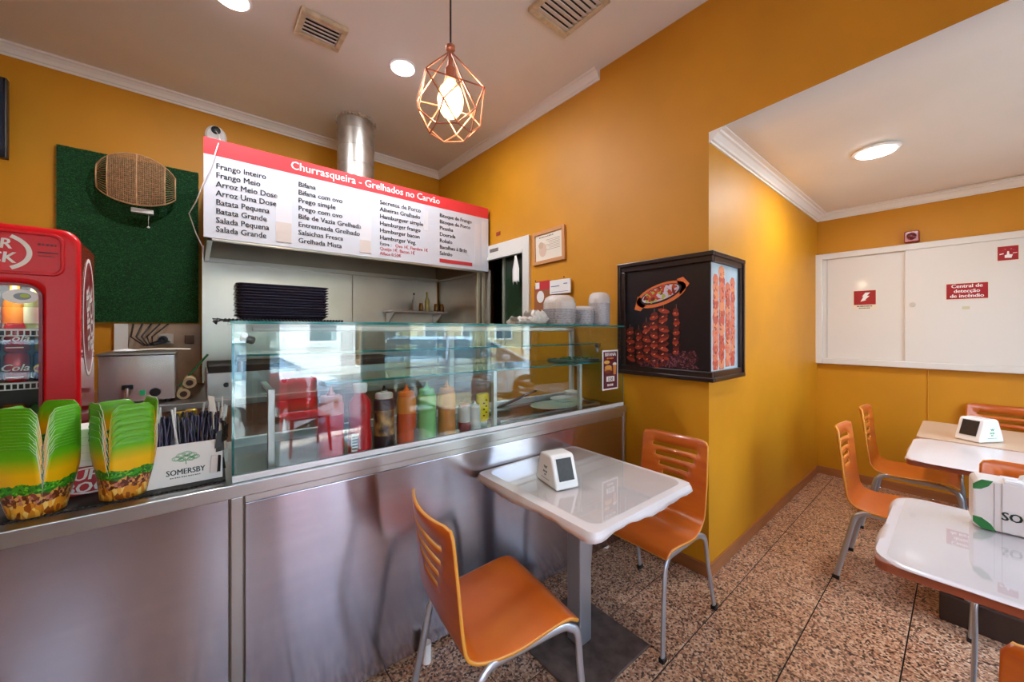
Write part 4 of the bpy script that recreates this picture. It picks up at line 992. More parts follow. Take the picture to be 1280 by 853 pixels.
t, w, h = sign('small red sign with white lightning arrow on the left cabinet door', .683, .515, 1.645, 1.828, .0305)
MB().box((-.004, -w + .008, .045), (-.003, -.008, h - .006)).build('red_field', DR, t)
m = MB(); m.prism([(.055, .075), (.075, .12), (.066, .122), (.088, .158), (.122, .158), (.100, .128), (.118, .126), (.088, .092), (.096, .088)], (-.0042, 0, 0), UY, UZ, -.0004)
m.build('lightning_arrow', WINK, t)
m = MB(); strokes(m, (-.0032, 0, 0), UY, UZ, .03, w - .03, .026, .010, 9); strokes(m, (-.0032, 0, 0), UY, UZ, .045, w - .045, .009, .008, 7); m.build('lettering', INK, t)
t, w, h = sign('wide red sign reading fire detection panel on the right cabinet door', .100, -.128, 1.700, 1.838, .0505)
MB().box((-.004, -w + .006, .006), (-.003, -.006, h - .006)).build('red_field', DR, t)
m = MB()
for q, s_ in enumerate(('Central de', 'detecção', 'de incêndio')): m.text(s_, (-.0045, -w / 2, .098 - q * .040), UY, UZ, .040, 0, .03, 'CENTER', sx=.95)
m.build('lettering', WINK, t)
t, w, h = sign('red call point sign with a pressing hand at the cabinet top right', -.162, -.272, 1.985, 2.105, .0505)
MB().box((-.004, -w + .006, .006), (-.003, -.006, h - .006)).build('red_field', DR, t)
m = MB(); o_ = (-.0042, 0, 0)
m.prism([(.040, .025), (.072, .022), (.078, .048), (.062, .05), (.060, .075), (.052, .075), (.050, .05), (.040, .045)], o_, UY, UZ, -.0004)
for a in (-60, -30, 30, 60): m.prism([(.056 + .022 * sin(R(a)) - .002, .07 + .022 * cos(R(a))), (.056 + .022 * sin(R(a)) + .002, .07 + .022 * cos(R(a))), (.056 + .04 * sin(R(a)), .065 + .035 * cos(R(a)))], o_, UY, UZ, -.0004)
m.prism([(.015, .05), (.035, .055), (.035, .062), (.015, .058)], o_, UY, UZ, -.0004); m.prism([(.078, .055), (.098, .058), (.098, .062), (.078, .060)], o_, UY, UZ, -.0004)
m.build('hand_pictogram', WINK, t)
tag(MB().box((-.001, -.02, 0), (0, .02, .025)).build('small_sticker', mat('faded_sticker', 'cfc8a8', .5), None, loc=(X1 - .0505, -.01, 1.62)), 'tiny faded sticker below the wide red sign', 'sticker')
t = thing('fire_sounder', 'dark red fire alarm sounder on the wall above the cabinet', 'alarm', (X1, .295, 2.225))
MB().box((-.045, -.045, 0), (0, .045, .095)).build('housing', mat('alarm_red', '9c1c24', .3, coat=.4), t, bevel=.006)
m = MB(Matrix.Rotation(R(-90), 4, 'Y')); m.lathe([(.03, .045), (.03, .055), (.012, .062)], 18, c=(.05, 0, 0)); m.build('horn', mat('alarm_dark', '6a1218', .3), t, smooth=40)
tag(MB().tube([(0, 0, 0), (0, 0, -.52)], .004, 6).build('surface_cable', YEL, None, loc=(X1 - .004, .20, 1.115)), 'thin yellow-painted cable running down the wall under the cabinet', 'cable')

# ================================================================== FRIDGE, TV
fr = thing('drinks_fridge', 'tall glossy red drinks fridge with glass door and rounded header', 'fridge', (-.375, 2.35, 0), R(2))
FW, FD, FHt = .62, .42, 1.865
FRS = mat('fridge_side_red', 'b8141f', .12, coat=.8)
m = MB(); m.box((-.03, .045, .05), (0, FD, FHt - .04)); m.box((-FW, .045, .05), (-FW + .03, FD, FHt - .04)); m.box((-FW + .03, FD - .03, .05), (-.03, FD, FHt - .04)); m.box((-FW + .03, .045, 1.67), (-.03, FD - .03, FHt - .04)); m.box((-FW + .03, .045, .05), (-.03, FD - .03, .41))
m.build('body', FRS, fr, bevel=.004)
def rrect2(x0, x1, z0, z1, r, n=6):
    return [(cx_ + r * cos(R(a0 + 90 * k / n)), cz_ + r * sin(R(a0 + 90 * k / n))) for cx_, cz_, a0 in ((x1 - r, z1 - r, 0), (x0 + r, z1 - r, 90), (x0 + r, z0 + r, 180), (x1 - r, z0 + r, 270)) for k in range(n + 1)]
def framegrid(outer, inner, y, dep, m, mi=0):
    n = len(outer); vs = [(x, y, z) for x, z in outer] + [(x, y, z) for x, z in inner] + [(x, y + dep, z) for x, z in outer] + [(x, y + dep, z) for x, z in inner]; fs = []
    for i in range(n):
        k = (i + 1) % n; fs += [(i, k, n + k, n + i), (2 * n + i, 3 * n + i, 3 * n + k, 2 * n + k), (i, 2 * n + i, 2 * n + k, k), (n + i, n + k, 3 * n + k, 3 * n + i)]
    m.add(vs, fs, mi)
m = MB(); framegrid(rrect2(-FW - .005, .005, .28, FHt - .005, .055), rrect2(-FW + .09, -.098, .45, 1.625, .045), -.01, .055, m); m.build('door_frame', REDM, fr, smooth=30, bevel=.026, seg=5)
m = MB(); framegrid(rrect2(-FW + .02, -.035, 1.665, FHt - .03, .035), rrect2(-FW + .032, -.047, 1.677, FHt - .042, .028), -.018, .012, m); m.build('header_moulding', REDM, fr, smooth=30, bevel=.004)
m = MB(); framegrid(rrect2(-FW + .084, -.092, .444, 1.631, .05), rrect2(-FW + .094, -.102, .454, 1.621, .042), -.015, .012, m); m.build('gasket_rim', mat('dark_red_rim', '7a0c14', .3), fr, smooth=30)
MB().pane((-FW + .085, .012, .445), (-.095, .018, 1.63), 'y').build('glass_door_pane', [glassmat('fridge_glass', 'f8fbfa', 1.25), BLK], fr)
m = MB(); m.box((-FW + .06, .30, .42), (-.06, .31, 1.66)); m.box((-FW + .06, .05, .42), (-FW + .065, .30, 1.66)); m.box((-.065, .05, .42), (-.06, .30, 1.66)); m.build('inner_liner', mat('liner_dark', '3a3434', .4), fr)
MB().box((-FW, .05, 0), (0, FD - .02, .05)).build('plinth', BLK, fr)
fl_ = bpy.data.lights.new('fridge_lamp', 'AREA'); fl_.shape = 'RECTANGLE'; fl_.size = .4; fl_.size_y = .05; fl_.energy = 1.3; fo = bpy.data.objects.new('fridge_lamp', fl_); COL.objects.link(fo); fo.parent = fr; fo.location = (-FW / 2, .06, 1.64); fo.rotation_euler = (R(25), 0, 0)
o_ = (0, -.0205, 0)
m = MB(); m.text('SUPER', (-.168, -.0105, 1.762), UX, UZ, .056, 0, .03, 'RIGHT', sx=.9, sh=.1); m.text('BOCK', (-.158, -.0105, 1.708), UX, UZ, .060, 0, .03, 'RIGHT', sx=.9, sh=.1)
m.ring((0, -.0105, 0), UX, UZ, -.21, 1.750, .078, .062, .014, .0008, 0, 20, R(-62), R(62)); m.ring((0, -.0105, 0), UX, UZ, -.41, 1.750, .078, .062, .014, .0008, 0, 20, R(118), R(242)); m.build('header_lettering', WINK, fr)
m = MB(); strokes(m, (0, -.0105, 0), UX, UZ, -.105, -.052, 1.785, .008, 5); m.box((-.105, -.0112, 1.755), (-.052, -.0106, 1.760)); m.box((-.105, -.0112, 1.742), (-.06, -.0106, 1.745)); m.build('small_print', mat('dark_red_ink', '5a0a12', .5), fr)
MB().box((-FW + .05, -.014, 1.82), (-.22, -.0105, 1.85)).build('dark_label', BLK, fr)
# side oval emblem
m = MB(); cyy, czz = .245, 1.51
m.ell((.0006, 0, 0), (0, 1, 0), UZ, cyy, czz, .155, .27, .0006, 1, 36); m.ring((.0014, 0, 0), (0, 1, 0), UZ, cyy, czz, .140, .252, .016, .0006, 0, 40)
m.M = Matrix.Translation((.0022, cyy, czz)) @ Matrix.Rotation(R(90), 4, 'X') if False else Matrix()
for s_, off in (('SUPER', .02), ('BOCK', .105)): m.text(s_, (.0024, cyy + off, czz), (0, -.2, 1), (0, -1, -.2), .11, 0, .04, 'CENTER', sx=.95)
m.build('side_emblem', [WINK, mat('emblem_maroon', '8a1220', .3)], fr)
m = MB(); framegrid([(x, z) for x, z in rrect2(-.185, -.105, 1.555, 1.615, .028)], [(x, z) for x, z in rrect2(-.15, -.14, 1.58, 1.59, .004)], .006, .001, m); 
m2 = MB(); m2.ell((0, .010, 0), UX, UZ, -.150, 1.582, .045, .028, .0008, 0, 24); m2.ell((0, .0092, 0), UX, UZ, -.146, 1.582, .022, .014, .0008, 1, 18); m2.ell((0, .0084, 0), UX, UZ, -.140, 1.584, .012, .007, .0008, 2, 12)
m2.build('oval_sticker', [WPL, mat('grey_ring', '8c98a4', .4), mat('lime', 'b8c83a', .4)], fr)
for zz in (1.448, 1.238, 1.03):
    m = MB(); m.box((-FW + .07, .035, zz), (-.07, .29, zz + .006)); m.box((-FW + .07, .028, zz - .022), (-.07, .034, zz - .018)); m.box((-FW + .07, .028, zz + .002), (-.07, .034, zz + .007))
    for q in range(32): m.box((-FW + .07 + q * .0155, .028, zz - .018), (-FW + .0735 + q * .0155, .033, zz + .002))
    m.build('wire_shelf', WPL, fr)
def fp(x, y, z):
    v = Matrix.Rotation(R(2), 4, 'Z') @ Vector((x, y, 0)); return (-.375 + v.x, 2.35 + v.y, z)
CAN = [(.026, 0), (.033, .008), (.033, .103), (.027, .114), (.028, .116), (.025, .113)]
def can(label, x, y, z, c, grp, kind):
    t = thing('drink_can', label, 'can', fp(x, y, z), R(2), grp)
    MB().lathe(CAN, 22).build('body', mat('can_' + c, c, .25, .35, coat=.4), t, smooth=50)
    m = MB()
    if kind == 'cola':
        m.text('Cola', (0, -.0342, .045), UX, UZ, .038, 0, .02, 'CENTER', sh=.3); m.box((-.022, -.0335, .018), (.022, -.0325, .022))
        m.build('lettering', WINK, t)
    elif kind == 'tea':
        m.ell((0, -.0338, 0), UX, UZ, 0, .05, .024, .020, .0008, 0); m.ell((0, -.0346, 0), UX, UZ, 0, .05, .021, .010, .0006, 1); m.build('emblem', [mat('tea_yellow', 'e6c02a', .4), DR], t)
    return t
rows = [(1.3615, 'upper'), (1.2445, 'lower')]
for zz, nm in rows[:1] + rows[1:]:
    for q, x in enumerate((-.245, -.172)): can('red cola can, %s layer, %s in the fridge' % (nm, ('second from the door edge', 'nearest the visible door edge')[q]), x, .08, zz, 'b8202a', 'red cola cans in the fridge', 'cola')
can('yellow and silver can behind the cola cans, upper layer, in the fridge', -.105, .13, 1.3615, 'c8a028', 'yellow cans', 'x')
can('blue and yellow lemon tea can, lower layer, in the fridge', -.105, .10, 1.2445, '24407e', 'yellow cans', 'tea')
for q, (x, c) in enumerate(((-.25, 'b8862a'), (-.18, 'a8641e'), (-.11, '1f6a48'))): can('%s can on the bottom visible fridge shelf' % ('golden', 'orange brown', 'dark green')[q], x, .08, 1.037, c, 'cans on the lowest fridge shelf', 'x')
def fbottle(label, x, y, c, lc, cc, h=.19):
    t = thing('fridge_bottle', label, 'bottle', fp(x, y, 1.4545), R(2), 'bottles on the top fridge shelf')
    MB().lathe([(.028, 0), (.031, .006), (.031, h * .55), (.014, h * .82), (.013, h)], 20).build('body', mat('fb_' + c, c, .1, coat=.5), t, smooth=50)
    MB().lathe([(.0315, h * .12), (.0315, h * .46)], 20).build('label', mat('fbl_' + lc, lc, .4), t, smooth=50)
    MB().lathe([(.016, h * .93), (.017, h * 1.02), (.015, h * 1.03)], 16).build('cap', mat('fbc_' + cc, cc, .4), t, smooth=40)
fbottle('orange juice bottle with a bright green cap in the fridge', -.245, .08, 'e08a1a', 'f0a020', '5ab82a')
fbottle('amber bottle with orange label in the fridge', -.185, .12, 'a86a1c', 'e8902a', '2a2a2a')
fbottle('clear cider bottle with white and green label in the fridge', -.125, .08, '8a9a5c', 'd8e0c0', '2c2c2c')
tvt = thing('wall_television', 'dark flat television at the far left edge on the back wall', 'television', (-1.325, 3.98, 2.83))
MB().box((-.40, -.02, -.27), (.385, .03, .25)).build('casing', BLK, tvt, bevel=.006)
MB().box((-.385, -.022, -.255), (.37, -.0201, .235)).build('screen', mat('screen_glass', '1a2c44', .05, coat=.6), tvt)
MB().box((-.05, .03, -.1), (.05, YB - 3.98, .1)).build('wall_bracket', BLK, tvt)

# ================================================================== CEILING FIXTURES
def downlight(label, x, y, z, tx=0, en=17, sc=1):
    t = thing('downlight', label, 'light', (x, y, z), rot=(0, tx, 0))
    m = MB(); m.M = Matrix.Scale(sc, 4); m.lathe([(.078, 0), (.1, -.001), (.1, -.007), (.082, -.012)], 32, c=(0, 0, 0)); m.build('rim', WPL, t, smooth=40)
    MB(Matrix.Scale(sc, 4)).lathe([(.078, -.0125), (.08, -.015), (.06, -.016)], 32).build('diffuser', mat('lamp_glow', 'f4f8ff', .5, emit=14), t)
    l = bpy.data.lights.new('downlight_lamp', 'AREA'); l.shape = 'DISK'; l.size = .14; l.energy = en; l.color = (.95, .97, 1); lo = bpy.data.objects.new('downlight_lamp', l); COL.objects.link(lo); lo.parent = t; lo.location = (0, 0, -.022)
downlight('round recessed downlight on the main ceiling beside the pendant', 1.166, 2.65, ZC)
downlight('round recessed downlight at the top edge of the photo', .158, 2.73, ZC)
downlight('round recessed downlight in the alcove ceiling', 3.41, .37, 2.628, R(.7), 12, 1.2)
def vent(label, x, y, w, d, n, along, fr_=.035):
    t = thing('ceiling_vent', label, 'vent', (x, y, ZC))
    m = MB(); VM = mat('yellowed_vent', 'd8c4a2', .5, var=(20, .25))
    m.box((-w / 2, -d / 2, -.03), (w / 2, -d / 2 + fr_, 0)); m.box((-w / 2, d / 2 - fr_, -.03), (w / 2, d / 2, 0)); m.box((-w / 2, -d / 2 + fr_, -.03), (-w / 2 + fr_, d / 2 - fr_, 0)); m.box((w / 2 - fr_, -d / 2 + fr_, -.03), (w / 2, d / 2 - fr_, 0))
    m.build('frame', VM, t, bevel=.006)
    MB().box((-w / 2 + fr_, -d / 2 + fr_, -.004), (w / 2 - fr_, d / 2 - fr_, 0)).build('duct_opening', mat('vent_dark', '3a302c', .8), t)
    for q in range(n):
        m = MB()
        if along == 'x':
            y_ = -d / 2 + fr_ + (d - 2 * fr_) * (q + .5) / n; h_ = (d - 2 * fr_) / n * .43; m.add([(-w / 2 + fr_, y_ - h_, -.024), (w / 2 - fr_, y_ - h_, -.024), (w / 2 - fr_, y_ + h_, -.012), (-w / 2 + fr_, y_ + h_, -.012)], [(0, 1, 2, 3)])
        else:
            x_ = -w / 2 + fr_ + (w - 2 * fr_) * (q + .5) / n; h_ = (w - 2 * fr_) / n * .36; m.add([(x_ - h_, -d / 2 + fr_, -.024), (x_ + h_, -d / 2 + fr_, -.012 if False else -.024), (x_ + h_, d / 2 - fr_, -.014), (x_ - h_, d / 2 - fr_, -.014)], [(0, 1, 2, 3)])
        m.build('louvre', mat('vent_louvre', 'e6dfda', .4), t, solid=.003)
    return t
vent('small ceiling vent with five white louvres and yellowed frame', .615, 2.65, .27, .24, 5, 'x')
v2 = vent('larger ceiling vent with many slats near the wall crown', 1.69, 1.50, .33, .36, 8, 'x')
# pendant
pdt = thing('pendant_lamp', 'copper wire cage pendant lamp with a glowing globe bulb on a black cord', 'lamp', (.676, 1.142, 2.135))
COP = mat('copper_wire', 'c08068', .42, .7)
MB().cyl((0, 0, .305), (0, 0, ZC - 2.135), .0035, n=8).build('cord', BLK, pdt)
m = MB(); m.lathe([(.004, .31), (.016, .30), (.016, .288), (.008, .282), (.008, .235), (.010, .23), (.018, .22), (.020, .185), (.016, .18)], 20); m.build('lamp_holder', COP, pdt, smooth=40)
top = (0, 0, .285); mid_ = [(.118 * cos(R(60 * k + 18)), .118 * sin(R(60 * k + 18)), .155 if k % 2 else .115) for k in range(6)]
low = [(.112 * cos(R(60 * k + 48)), .112 * sin(R(60 * k + 48)), .052) for k in range(6)]; bt = [(.072 * cos(R(60 * k + 18)), .072 * sin(R(60 * k + 18)), .0) for k in range(6)]
m = MB(); E_ = []
for k in range(6):
    E_ += [(top, mid_[k]), (mid_[k], mid_[(k + 1) % 6]), (mid_[k], low[k]), (mid_[(k + 1) % 6], low[k]), (low[k], bt[(k) % 6]), (low[k], bt[(k + 1) % 6]), (bt[k], bt[(k + 1) % 6])]
for a, b_ in E_: m.tube([a, b_], .0026, 6)
m.build('wire_cage', COP, pdt, smooth=50)
bulb = MB().lathe([(.014, .19), (.018, .175), (.036, .15), (.045, .115), (.042, .085), (.026, .06), (.004, .053)], 24).build('bulb', mat('lit_amber_bulb', 'ffd596', .05, alpha=.4, emit=.75), pdt, smooth=60)
m = MB(); m.tube([(.012 * cos(k * 1.9), .012 * sin(k * 1.9), .08 + k * .006) for k in range(14)], .004, 6); m.build('filament', mat('filament_glow', 'ffc878', .5, emit=30), pdt)
l = bpy.data.lights.new('bulb_light', 'POINT'); l.energy = 9; l.color = (1, .78, .52); l.shadow_soft_size = .03; lo = bpy.data.objects.new('bulb_light', l); COL.objects.link(lo); lo.parent = pdt; lo.location = (0, 0, .12)

# ================================================================== TABLES AND CHAIRS
def catmull(P, n):
    out = []
    for i in range(len(P) - 1):
        p0, p1, p2, p3 = P[max(i - 1, 0)], P[i], P[i + 1], P[min(i + 2, len(P) - 1)]
        for k in range(n):
            t = k / n; out.append(tuple(.5 * (2 * b + (c - a) * t + (2 * a - 5 * b + 4 * c - d) * t * t + (3 * b - a - 3 * c + d) * t ** 3) for a, b, c, d in zip(p0, p1, p2, p3)))
    out.append(P[-1]); return out
def make_chair(label, loc, rz, grp='orange veneer chairs'):
    t = thing('cafe_chair', label, 'chair', loc, rz, grp)
    pf = catmull([(-.275, .865), (-.252, .74), (-.228, .60), (-.212, .52), (-.198, .47), (-.165, .438), (-.10, .428), (0, .434), (.12, .448), (.185, .448), (.225, .428)], 14)
    cum = [0]
    for a, b_ in zip(pf, pf[1:]): cum.append(cum[-1] + math.dist(a, b_))
    Ltot = cum[-1]
    def at(s):
        for i in range(len(cum) - 1):
            if cum[i + 1] >= s: k = (s - cum[i]) / (cum[i + 1] - cum[i]); return tuple(a + (b_ - a) * k for a, b_ in zip(pf[i], pf[i + 1]))
        return pf[-1]
    slots = [(.065, .088, .70), (.118, .141, .60), (.171, .193, .46), (.222, .242, .34)]
    sv = sorted(set([0, .03] + [x for a, b_, _ in slots for x in (a, b_)] + [.275, .31, .345, .37, .39, .405, .42, .435, .45, .465, .48, .5, .53, .57, .62, .67, .71, .74, .76, .78, .80, .815, Ltot]))
    sv = [s_ for s_ in sv if s_ <= Ltot + 1e-6]
    uv = sorted([s_ * x for s_ in (-1, 1) for x in (1, .97, .85, .70, .60, .46, .34, .17)] + [0])
    def hw(s_):
        if s_ < .45: b_ = .188 + .004 * sin(s_ * 7)
        else: b_ = .190 + .024 * min(1, (s_ - .45) / .14)
        return b_ - (.012 * (1 - s_ / .03) if s_ < .03 else 0) * .9
    def f(i, j):
        s_ = sv[j]; x, z = at(s_); u = uv[i]; w = hw(s_)
        if s_ == 0 and abs(u) > .9: z -= .008
        back = max(0, 1 - s_ / .45); return (x + .034 * u * u * back + 0, u * w, z + (-.006 * (1 - u * u) * back))
    def skip(i, j):
        sm = (sv[j] + sv[j + 1]) / 2; um = abs(uv[i] + uv[i + 1]) / 2
        return any(a < sm < b_ and um < w for a, b_, w in slots)
    m = MB(); m.grid(f, len(uv) - 1, len(sv) - 1, skip=skip)
    m.build('seat_shell', [CHW, CHWE], t, smooth=35, solid=.011, off=0, rim=(1, 0), bevel=0)
    for sy in (-1, 1):
        y = sy * .178; yo = sy * .208
        def leg(sg, foot, knee):
            P = [(foot, yo + sy * .008, .012), (knee + (foot - knee) * .35, yo, .25), (knee, yo, .375), (knee - sg * .028, yo - sy * .006, .408), (knee - sg * .07, yo - sy * .012, .418), (.0, yo - sy * .014, .416)]
            lg = MB().tube(catmull(P, 5), .0145, 10, flat=(sg * .001, sy, 0)).build('leg', LEGG, t, smooth=60)
            MB().box((foot - .017, yo + sy * .008 - .012, 0), (foot + .017, yo + sy * .008 + .012, .022)).build('rubber_foot', BLK, lg, bevel=.004)
        leg(1, .262, .225); leg(-1, -.245, -.165)
    for x in (-.12, .13): MB().tube([(x, -.196, .411), (x, .196, .411)], .010, 8).build('crossbar', LEGG, t, smooth=60)
    return t
chA = make_chair('orange veneer chair in front of the steel counter facing the near table', (.838, 1.112, 0), R(-8))
def chair(label, loc, rz): return dup(chA, loc, rz, label)
chair('orange veneer chair with its back against the yellow corner wall', (1.828, 1.055, 0), R(179))
CLOTH = mat('white_oilcloth', 'e2d8d6', .25, var=(7, .04), bump=(6, .06), coat=.1)
TBR = mat('table_edge_brown', '9a5236', .4, var=((3, 3, 30), .3)); TBE = mat('beige_laminate', 'd3b498', .3)
def table(label, cx, cy, rz, w, d, topm, base=True, glabel=None, off=(0, 0), z=.744):
    t = thing('cafe_table', label, 'table', (cx, cy, 0), rz)
    m = MB(); p = rr(w, d, .03, 4); m.prism(p, (0, 0, z - .028), (1, 0, 0), (0, 1, 0), .027); m.build('tabletop', topm, t, bevel=.003)
    MB().box((off[0] - .04, off[1] - .04, .012), (off[0] + .04, off[1] + .04, z - .03)).build('column', LEGG, t, bevel=.006)
    MB().box((off[0] - .16, off[1] - .16, z - .045), (off[0] + .16, off[1] + .16, z - .0285)).build('top_bracket', BLK, t)
    if base: MB().box((off[0] - .225, off[1] - .225, 0), (off[0] + .225, off[1] + .225, .011)).build('base_plate', mat('dark_base_plate', '6a5850', .6, .15, var=(18, .5)), t, bevel=.003)
    return t
table('square pedestal table in front of the counter under a white oilcloth', 1.405, 1.17, R(-1), .66, .70, TBR, off=(-.035, -.02))
def cloth(label, cx, cy, rz, w, d, z, drop=.035, seed=1, sides=(1, 1, 1, 1), group='white table cloths', rag=.5, cr_=.028):
    random.seed(seed); m = MB(); N = 40; ph = [random.uniform(0, 6) for _ in range(8)]
    def edge(k): return drop * (1 + rag * (.4 * sin(k * .35 + ph[0]) + .3 * sin(k * .13 + ph[1]) + .15 * sin(k * 1.7 + ph[3])))
    p = [];
    base_ = rr(w, d, cr_, 6); n0 = len(base_)
    # resample outline evenly
    per = [0]
    for a, b_ in zip(base_, base_[1:] + base_[:1]): per.append(per[-1] + math.dist(a, b_))
    NN = 110
    for k in range(NN):
        s_ = per[-1] * k / NN
        for i in range(n0):
            if per[i + 1] >= s_:
                q = (s_ - per[i]) / max(per[i + 1] - per[i], 1e-6); a, b_ = base_[i], base_[(i + 1) % n0]; p.append((a[0] + (b_[0] - a[0]) * q, a[1] + (b_[1] - a[1]) * q)); break
    R0 = [(x * .96, y * .96, z + .0015) for x, y in p]; R1 = [(x, y, z) for x, y in p]; R2 = []; R3 = []
    for k, (x, y) in enumerate(p):
        side = 0 if abs(x) / w > abs(y) / d and x > 0 else 1 if abs(x) / w > abs(y) / d else 2 if y > 0 else 3
        e = edge(k) * sides[side]; o_ = .003 + .003 * (1 + sin(k * .45 + ph[2])) * (sides[side] > .3); l_ = math.hypot(x, y)
        R2.append((x + x / l_ * o_, y + y / l_ * o_, z - e * .5)); R3.append((x + x / l_ * (o_ * 1.6), y + y / l_ * o_ * 1.6, z - e))
    vs = R0 + R1 + R2 + R3; fs = [tuple(range(NN))]
    for r_ in range(3):
        for k in range(NN): q = (k + 1) % NN; fs.append((r_ * NN + k, (r_ + 1) * NN + k, (r_ + 1) * NN + q, r_ * NN + q))
    m.add(vs, fs); o = m.build('table_cloth', CLOTH, None, smooth=50, solid=.0012, off=1, loc=(cx, cy, 0)); o.rotation_euler = (0, 0, rz)
    return tag(o, label, 'tablecloth', group)
cloth('white oilcloth with ragged hem on the table before the counter', 1.405, 1.17, R(-1), .70, .725, .746, .032, 3)
GTOP = glassmat('table_sheet', 'fdfdfd', 1.45, .01)
def sheet(label, cx, cy, rz, w, d, z):
    m = MB(); m.prism(rr(w, d, .05, 6), (0, 0, 0), (1, 0, 0), (0, 1, 0), .003); o = m.build('clear_table_sheet', [GTOP], None, loc=(cx, cy, z)); o.rotation_euler = (0, 0, rz); return tag(o, label, 'table sheet')
sheet('clear rounded sheet lying on the white cloth before the counter', 1.41, 1.17, R(-1), .63, .67, .7495)
def dispenser(label, loc, rz, s=1.0):
    t = thing('napkin_dispenser', label, 'napkin dispenser', loc, rz, 'white napkin dispensers')
    pr = [(-.095, 0), (.095, 0), (.088, .03), (.052, .132), (.040, .143), (-.040, .143), (-.052, .132), (-.088, .03)]
    m = MB(); m.prism([(a * s, b_ * s) for a, b_ in pr], (0, .062 * s, 0), (1, 0, 0), (0, 0, 1), .124 * s); m.build('shell', WPL, t, bevel=.009, seg=3)
    for sg in (1, -1):
        a = Vector((.086 * s, 0, .036 * s)); b_ = Vector((.0535 * s, 0, .128 * s)); dv = (b_ - a).normalized(); nrm = Vector((dv.z, 0, -dv.x))
        o_ = a + nrm * .0012; ln = (b_ - a).length
        m = MB(Matrix.Scale(1, 4) if sg == 1 else Matrix.Rotation(pi, 4, 'Z')); m.prism([(-.040 * s, 0), (.040 * s, 0), (.040 * s, ln), (-.040 * s, ln)], o_, (0, 1, 0), dv, .002); m.build('napkin_window', mat('dark_window', '2b2628', .4, var=(60, .3)), t)
    m = MB()
    for sg in (1, -1):
        ux_ = (sg, 0, 0); o_ = (0, -.0626 * s * sg, 0)
        m.prism([(-.014, .085), (-.004, .072), (.0, .08), (.006, .071), (.016, .086), (.010, .086), (.005, .079), (.001, .088), (-.003, .079), (-.008, .086)], o_, ux_, UZ, -.0005 )
        strokes(m, o_, ux_, UZ, -.017, .017, .054, .009, 4); strokes(m, o_, ux_, UZ, -.008, .010, .041, .007, 2); strokes(m, o_, ux_, UZ, -.034, .034, .026, .003, 10)
    m.build('green_print', GRNI if 'far' in label else mat('dark_print', '2c4a44', .5), t)
    return t
dispenser('white napkin dispenser with dark window on the table before the counter', (1.27, 1.20, .753), R(-104), .97)
# alcove furniture
table('table in the right foreground of the alcove under a white cloth', 1.955, -.19, R(0), .70, .74, TBR, off=(.12, 0))
cloth('white cloth on the foreground alcove table, wavy left hem', 1.955, -.19, 0, .705, .745, .746, .022, 5, (1, .12, 1, .4), rag=.9, cr_=.085)
sheet('clear sheet lying on the foreground alcove table cloth', 1.955, -.195, 0, .68, .70, .7495)
table('middle alcove table half covered by a white cloth', 3.32, -.165, 0, .68, .74, TBR, base=False)
cloth('white cloth on the middle alcove table', 3.30, -.165, 0, .66, .745, .746, .02, 8, (.3, .12, 1, .4), rag=.9, cr_=.085)
table('far alcove table with bare beige laminate top', 4.01, -.165, 0, .69, .74, TBE, z=.748)
dispenser('white napkin dispenser with green print on the far alcove table', (3.83, -.06, .7495), R(148), 1.0)
chair('orange veneer chair at the middle alcove table, nearest the aisle', (3.085, .235, 0), R(-90))
chair('orange veneer chair at the far alcove table, nearest the far yellow wall', (3.95, .24, 0), R(-90))
chair('orange veneer chair standing behind the foreground alcove table', (2.52, -.235, 0), R(180))
chair('orange veneer chair tucked against the wall below the fire cabinet', (4.56, -.20, 0), R(180))
chair('orange veneer chair in the bottom right corner, seen only by its back', (1.43, -.235, 0), R(0))
t = thing('storage_box', 'low dark brown wooden box on the floor under the alcove tables', 'box', (2.86, -.42, 0))
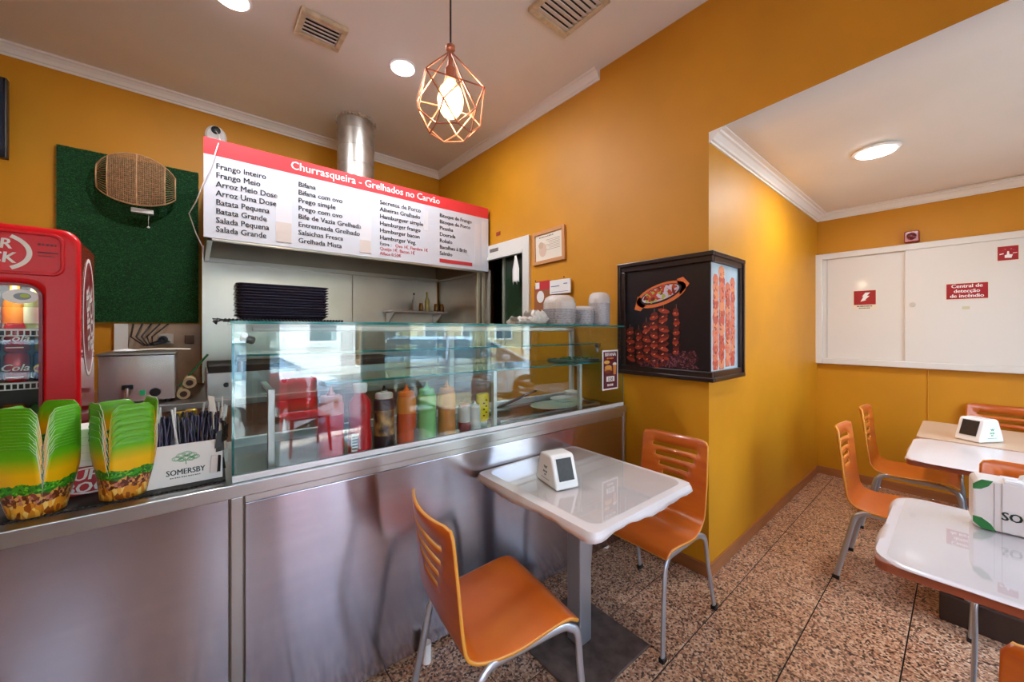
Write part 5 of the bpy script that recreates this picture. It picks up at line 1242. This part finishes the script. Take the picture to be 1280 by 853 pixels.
MB().box((0, -.2, 0), (.30, .50, .135)).build('body', mat('dark_brown_wood', '3c261c', .5, var=((3, 20, 3), .3)), t, bevel=.006)
# suitcase-shaped carton
st = thing('promotional_case', 'white and green suitcase-shaped promotional box on the foreground table', 'box', (2.118, -.02, .753), R(5))
SCM = mat('case_white', 'e6dcd4', .4)
m = MB(); m.prism([(y_, z_) for y_, z_ in rrect2(0, .36, 0, .172, .02, 4)], (.0, 0, 0), (0, -1, 0), UZ, -.10); m.build('shell', SCM, st, bevel=.006)
m = MB(); m.prism([(.0, .135), (.0, .152), (.02, .172), (.045, .172), (.035, .152), (.018, .138)], (-.0012, 0, 0), (0, -1, 0), UZ, -.0012); m.prism([(.0, .04), (.0, .02), (.02, .0), (.052, .0), (.04, .022), (.02, .038)], (-.0012, 0, 0), (0, -1, 0), UZ, -.0012)
m.build('green_corner', mat('case_green', '2f7a3c', .4), st)
m = MB(); m.box((-.0015, -.065, .002), (0, -.063, .170)); m.box((-.0015, -.048, .01), (0, -.047, .165)); m.build('seam_line', mat('seam_grey', 'b8aea6', .5), st)
m = MB(); m.text('SOMERSBY', (-.0016, -.062, .046), (0, -1, 0), UZ, .040, 0, .035, sx=.9); m.build('lettering', mat('case_ink', '1a2c22', .5), st)
m = MB(); treelogo(m, (-.0016, 0, 0), (0, -1, 0), UZ, .165, .118, .034)
for a, b_, r_ in ((-.8, .1, .42), (-.3, .4, .45), (.3, .5, .45), (.8, .2, .4), (0, 0, .5)): m.ell((-.0012, 0, 0), (0, -1, 0), UZ, .165 + a * .034, .118 + b_ * .034, r_ * .034, r_ * .022, -.0002, 1)
m.build('tree_emblem', [GRNI, mat('leaf_green', '7fb05a', .5)], st)
m = MB(); m.tube([(.05, -.11, .172), (.05, -.115, .19), (.05, -.13, .198), (.05, -.23, .198), (.05, -.245, .19), (.05, -.25, .172)], .009, 8); m.build('handle', WPL, st, smooth=60)
for y_ in (-.09, -.27): MB().box((.0, y_ - .02, .171), (.04, y_ + .02, .182)).build('latch', WPL, st, bevel=.003)
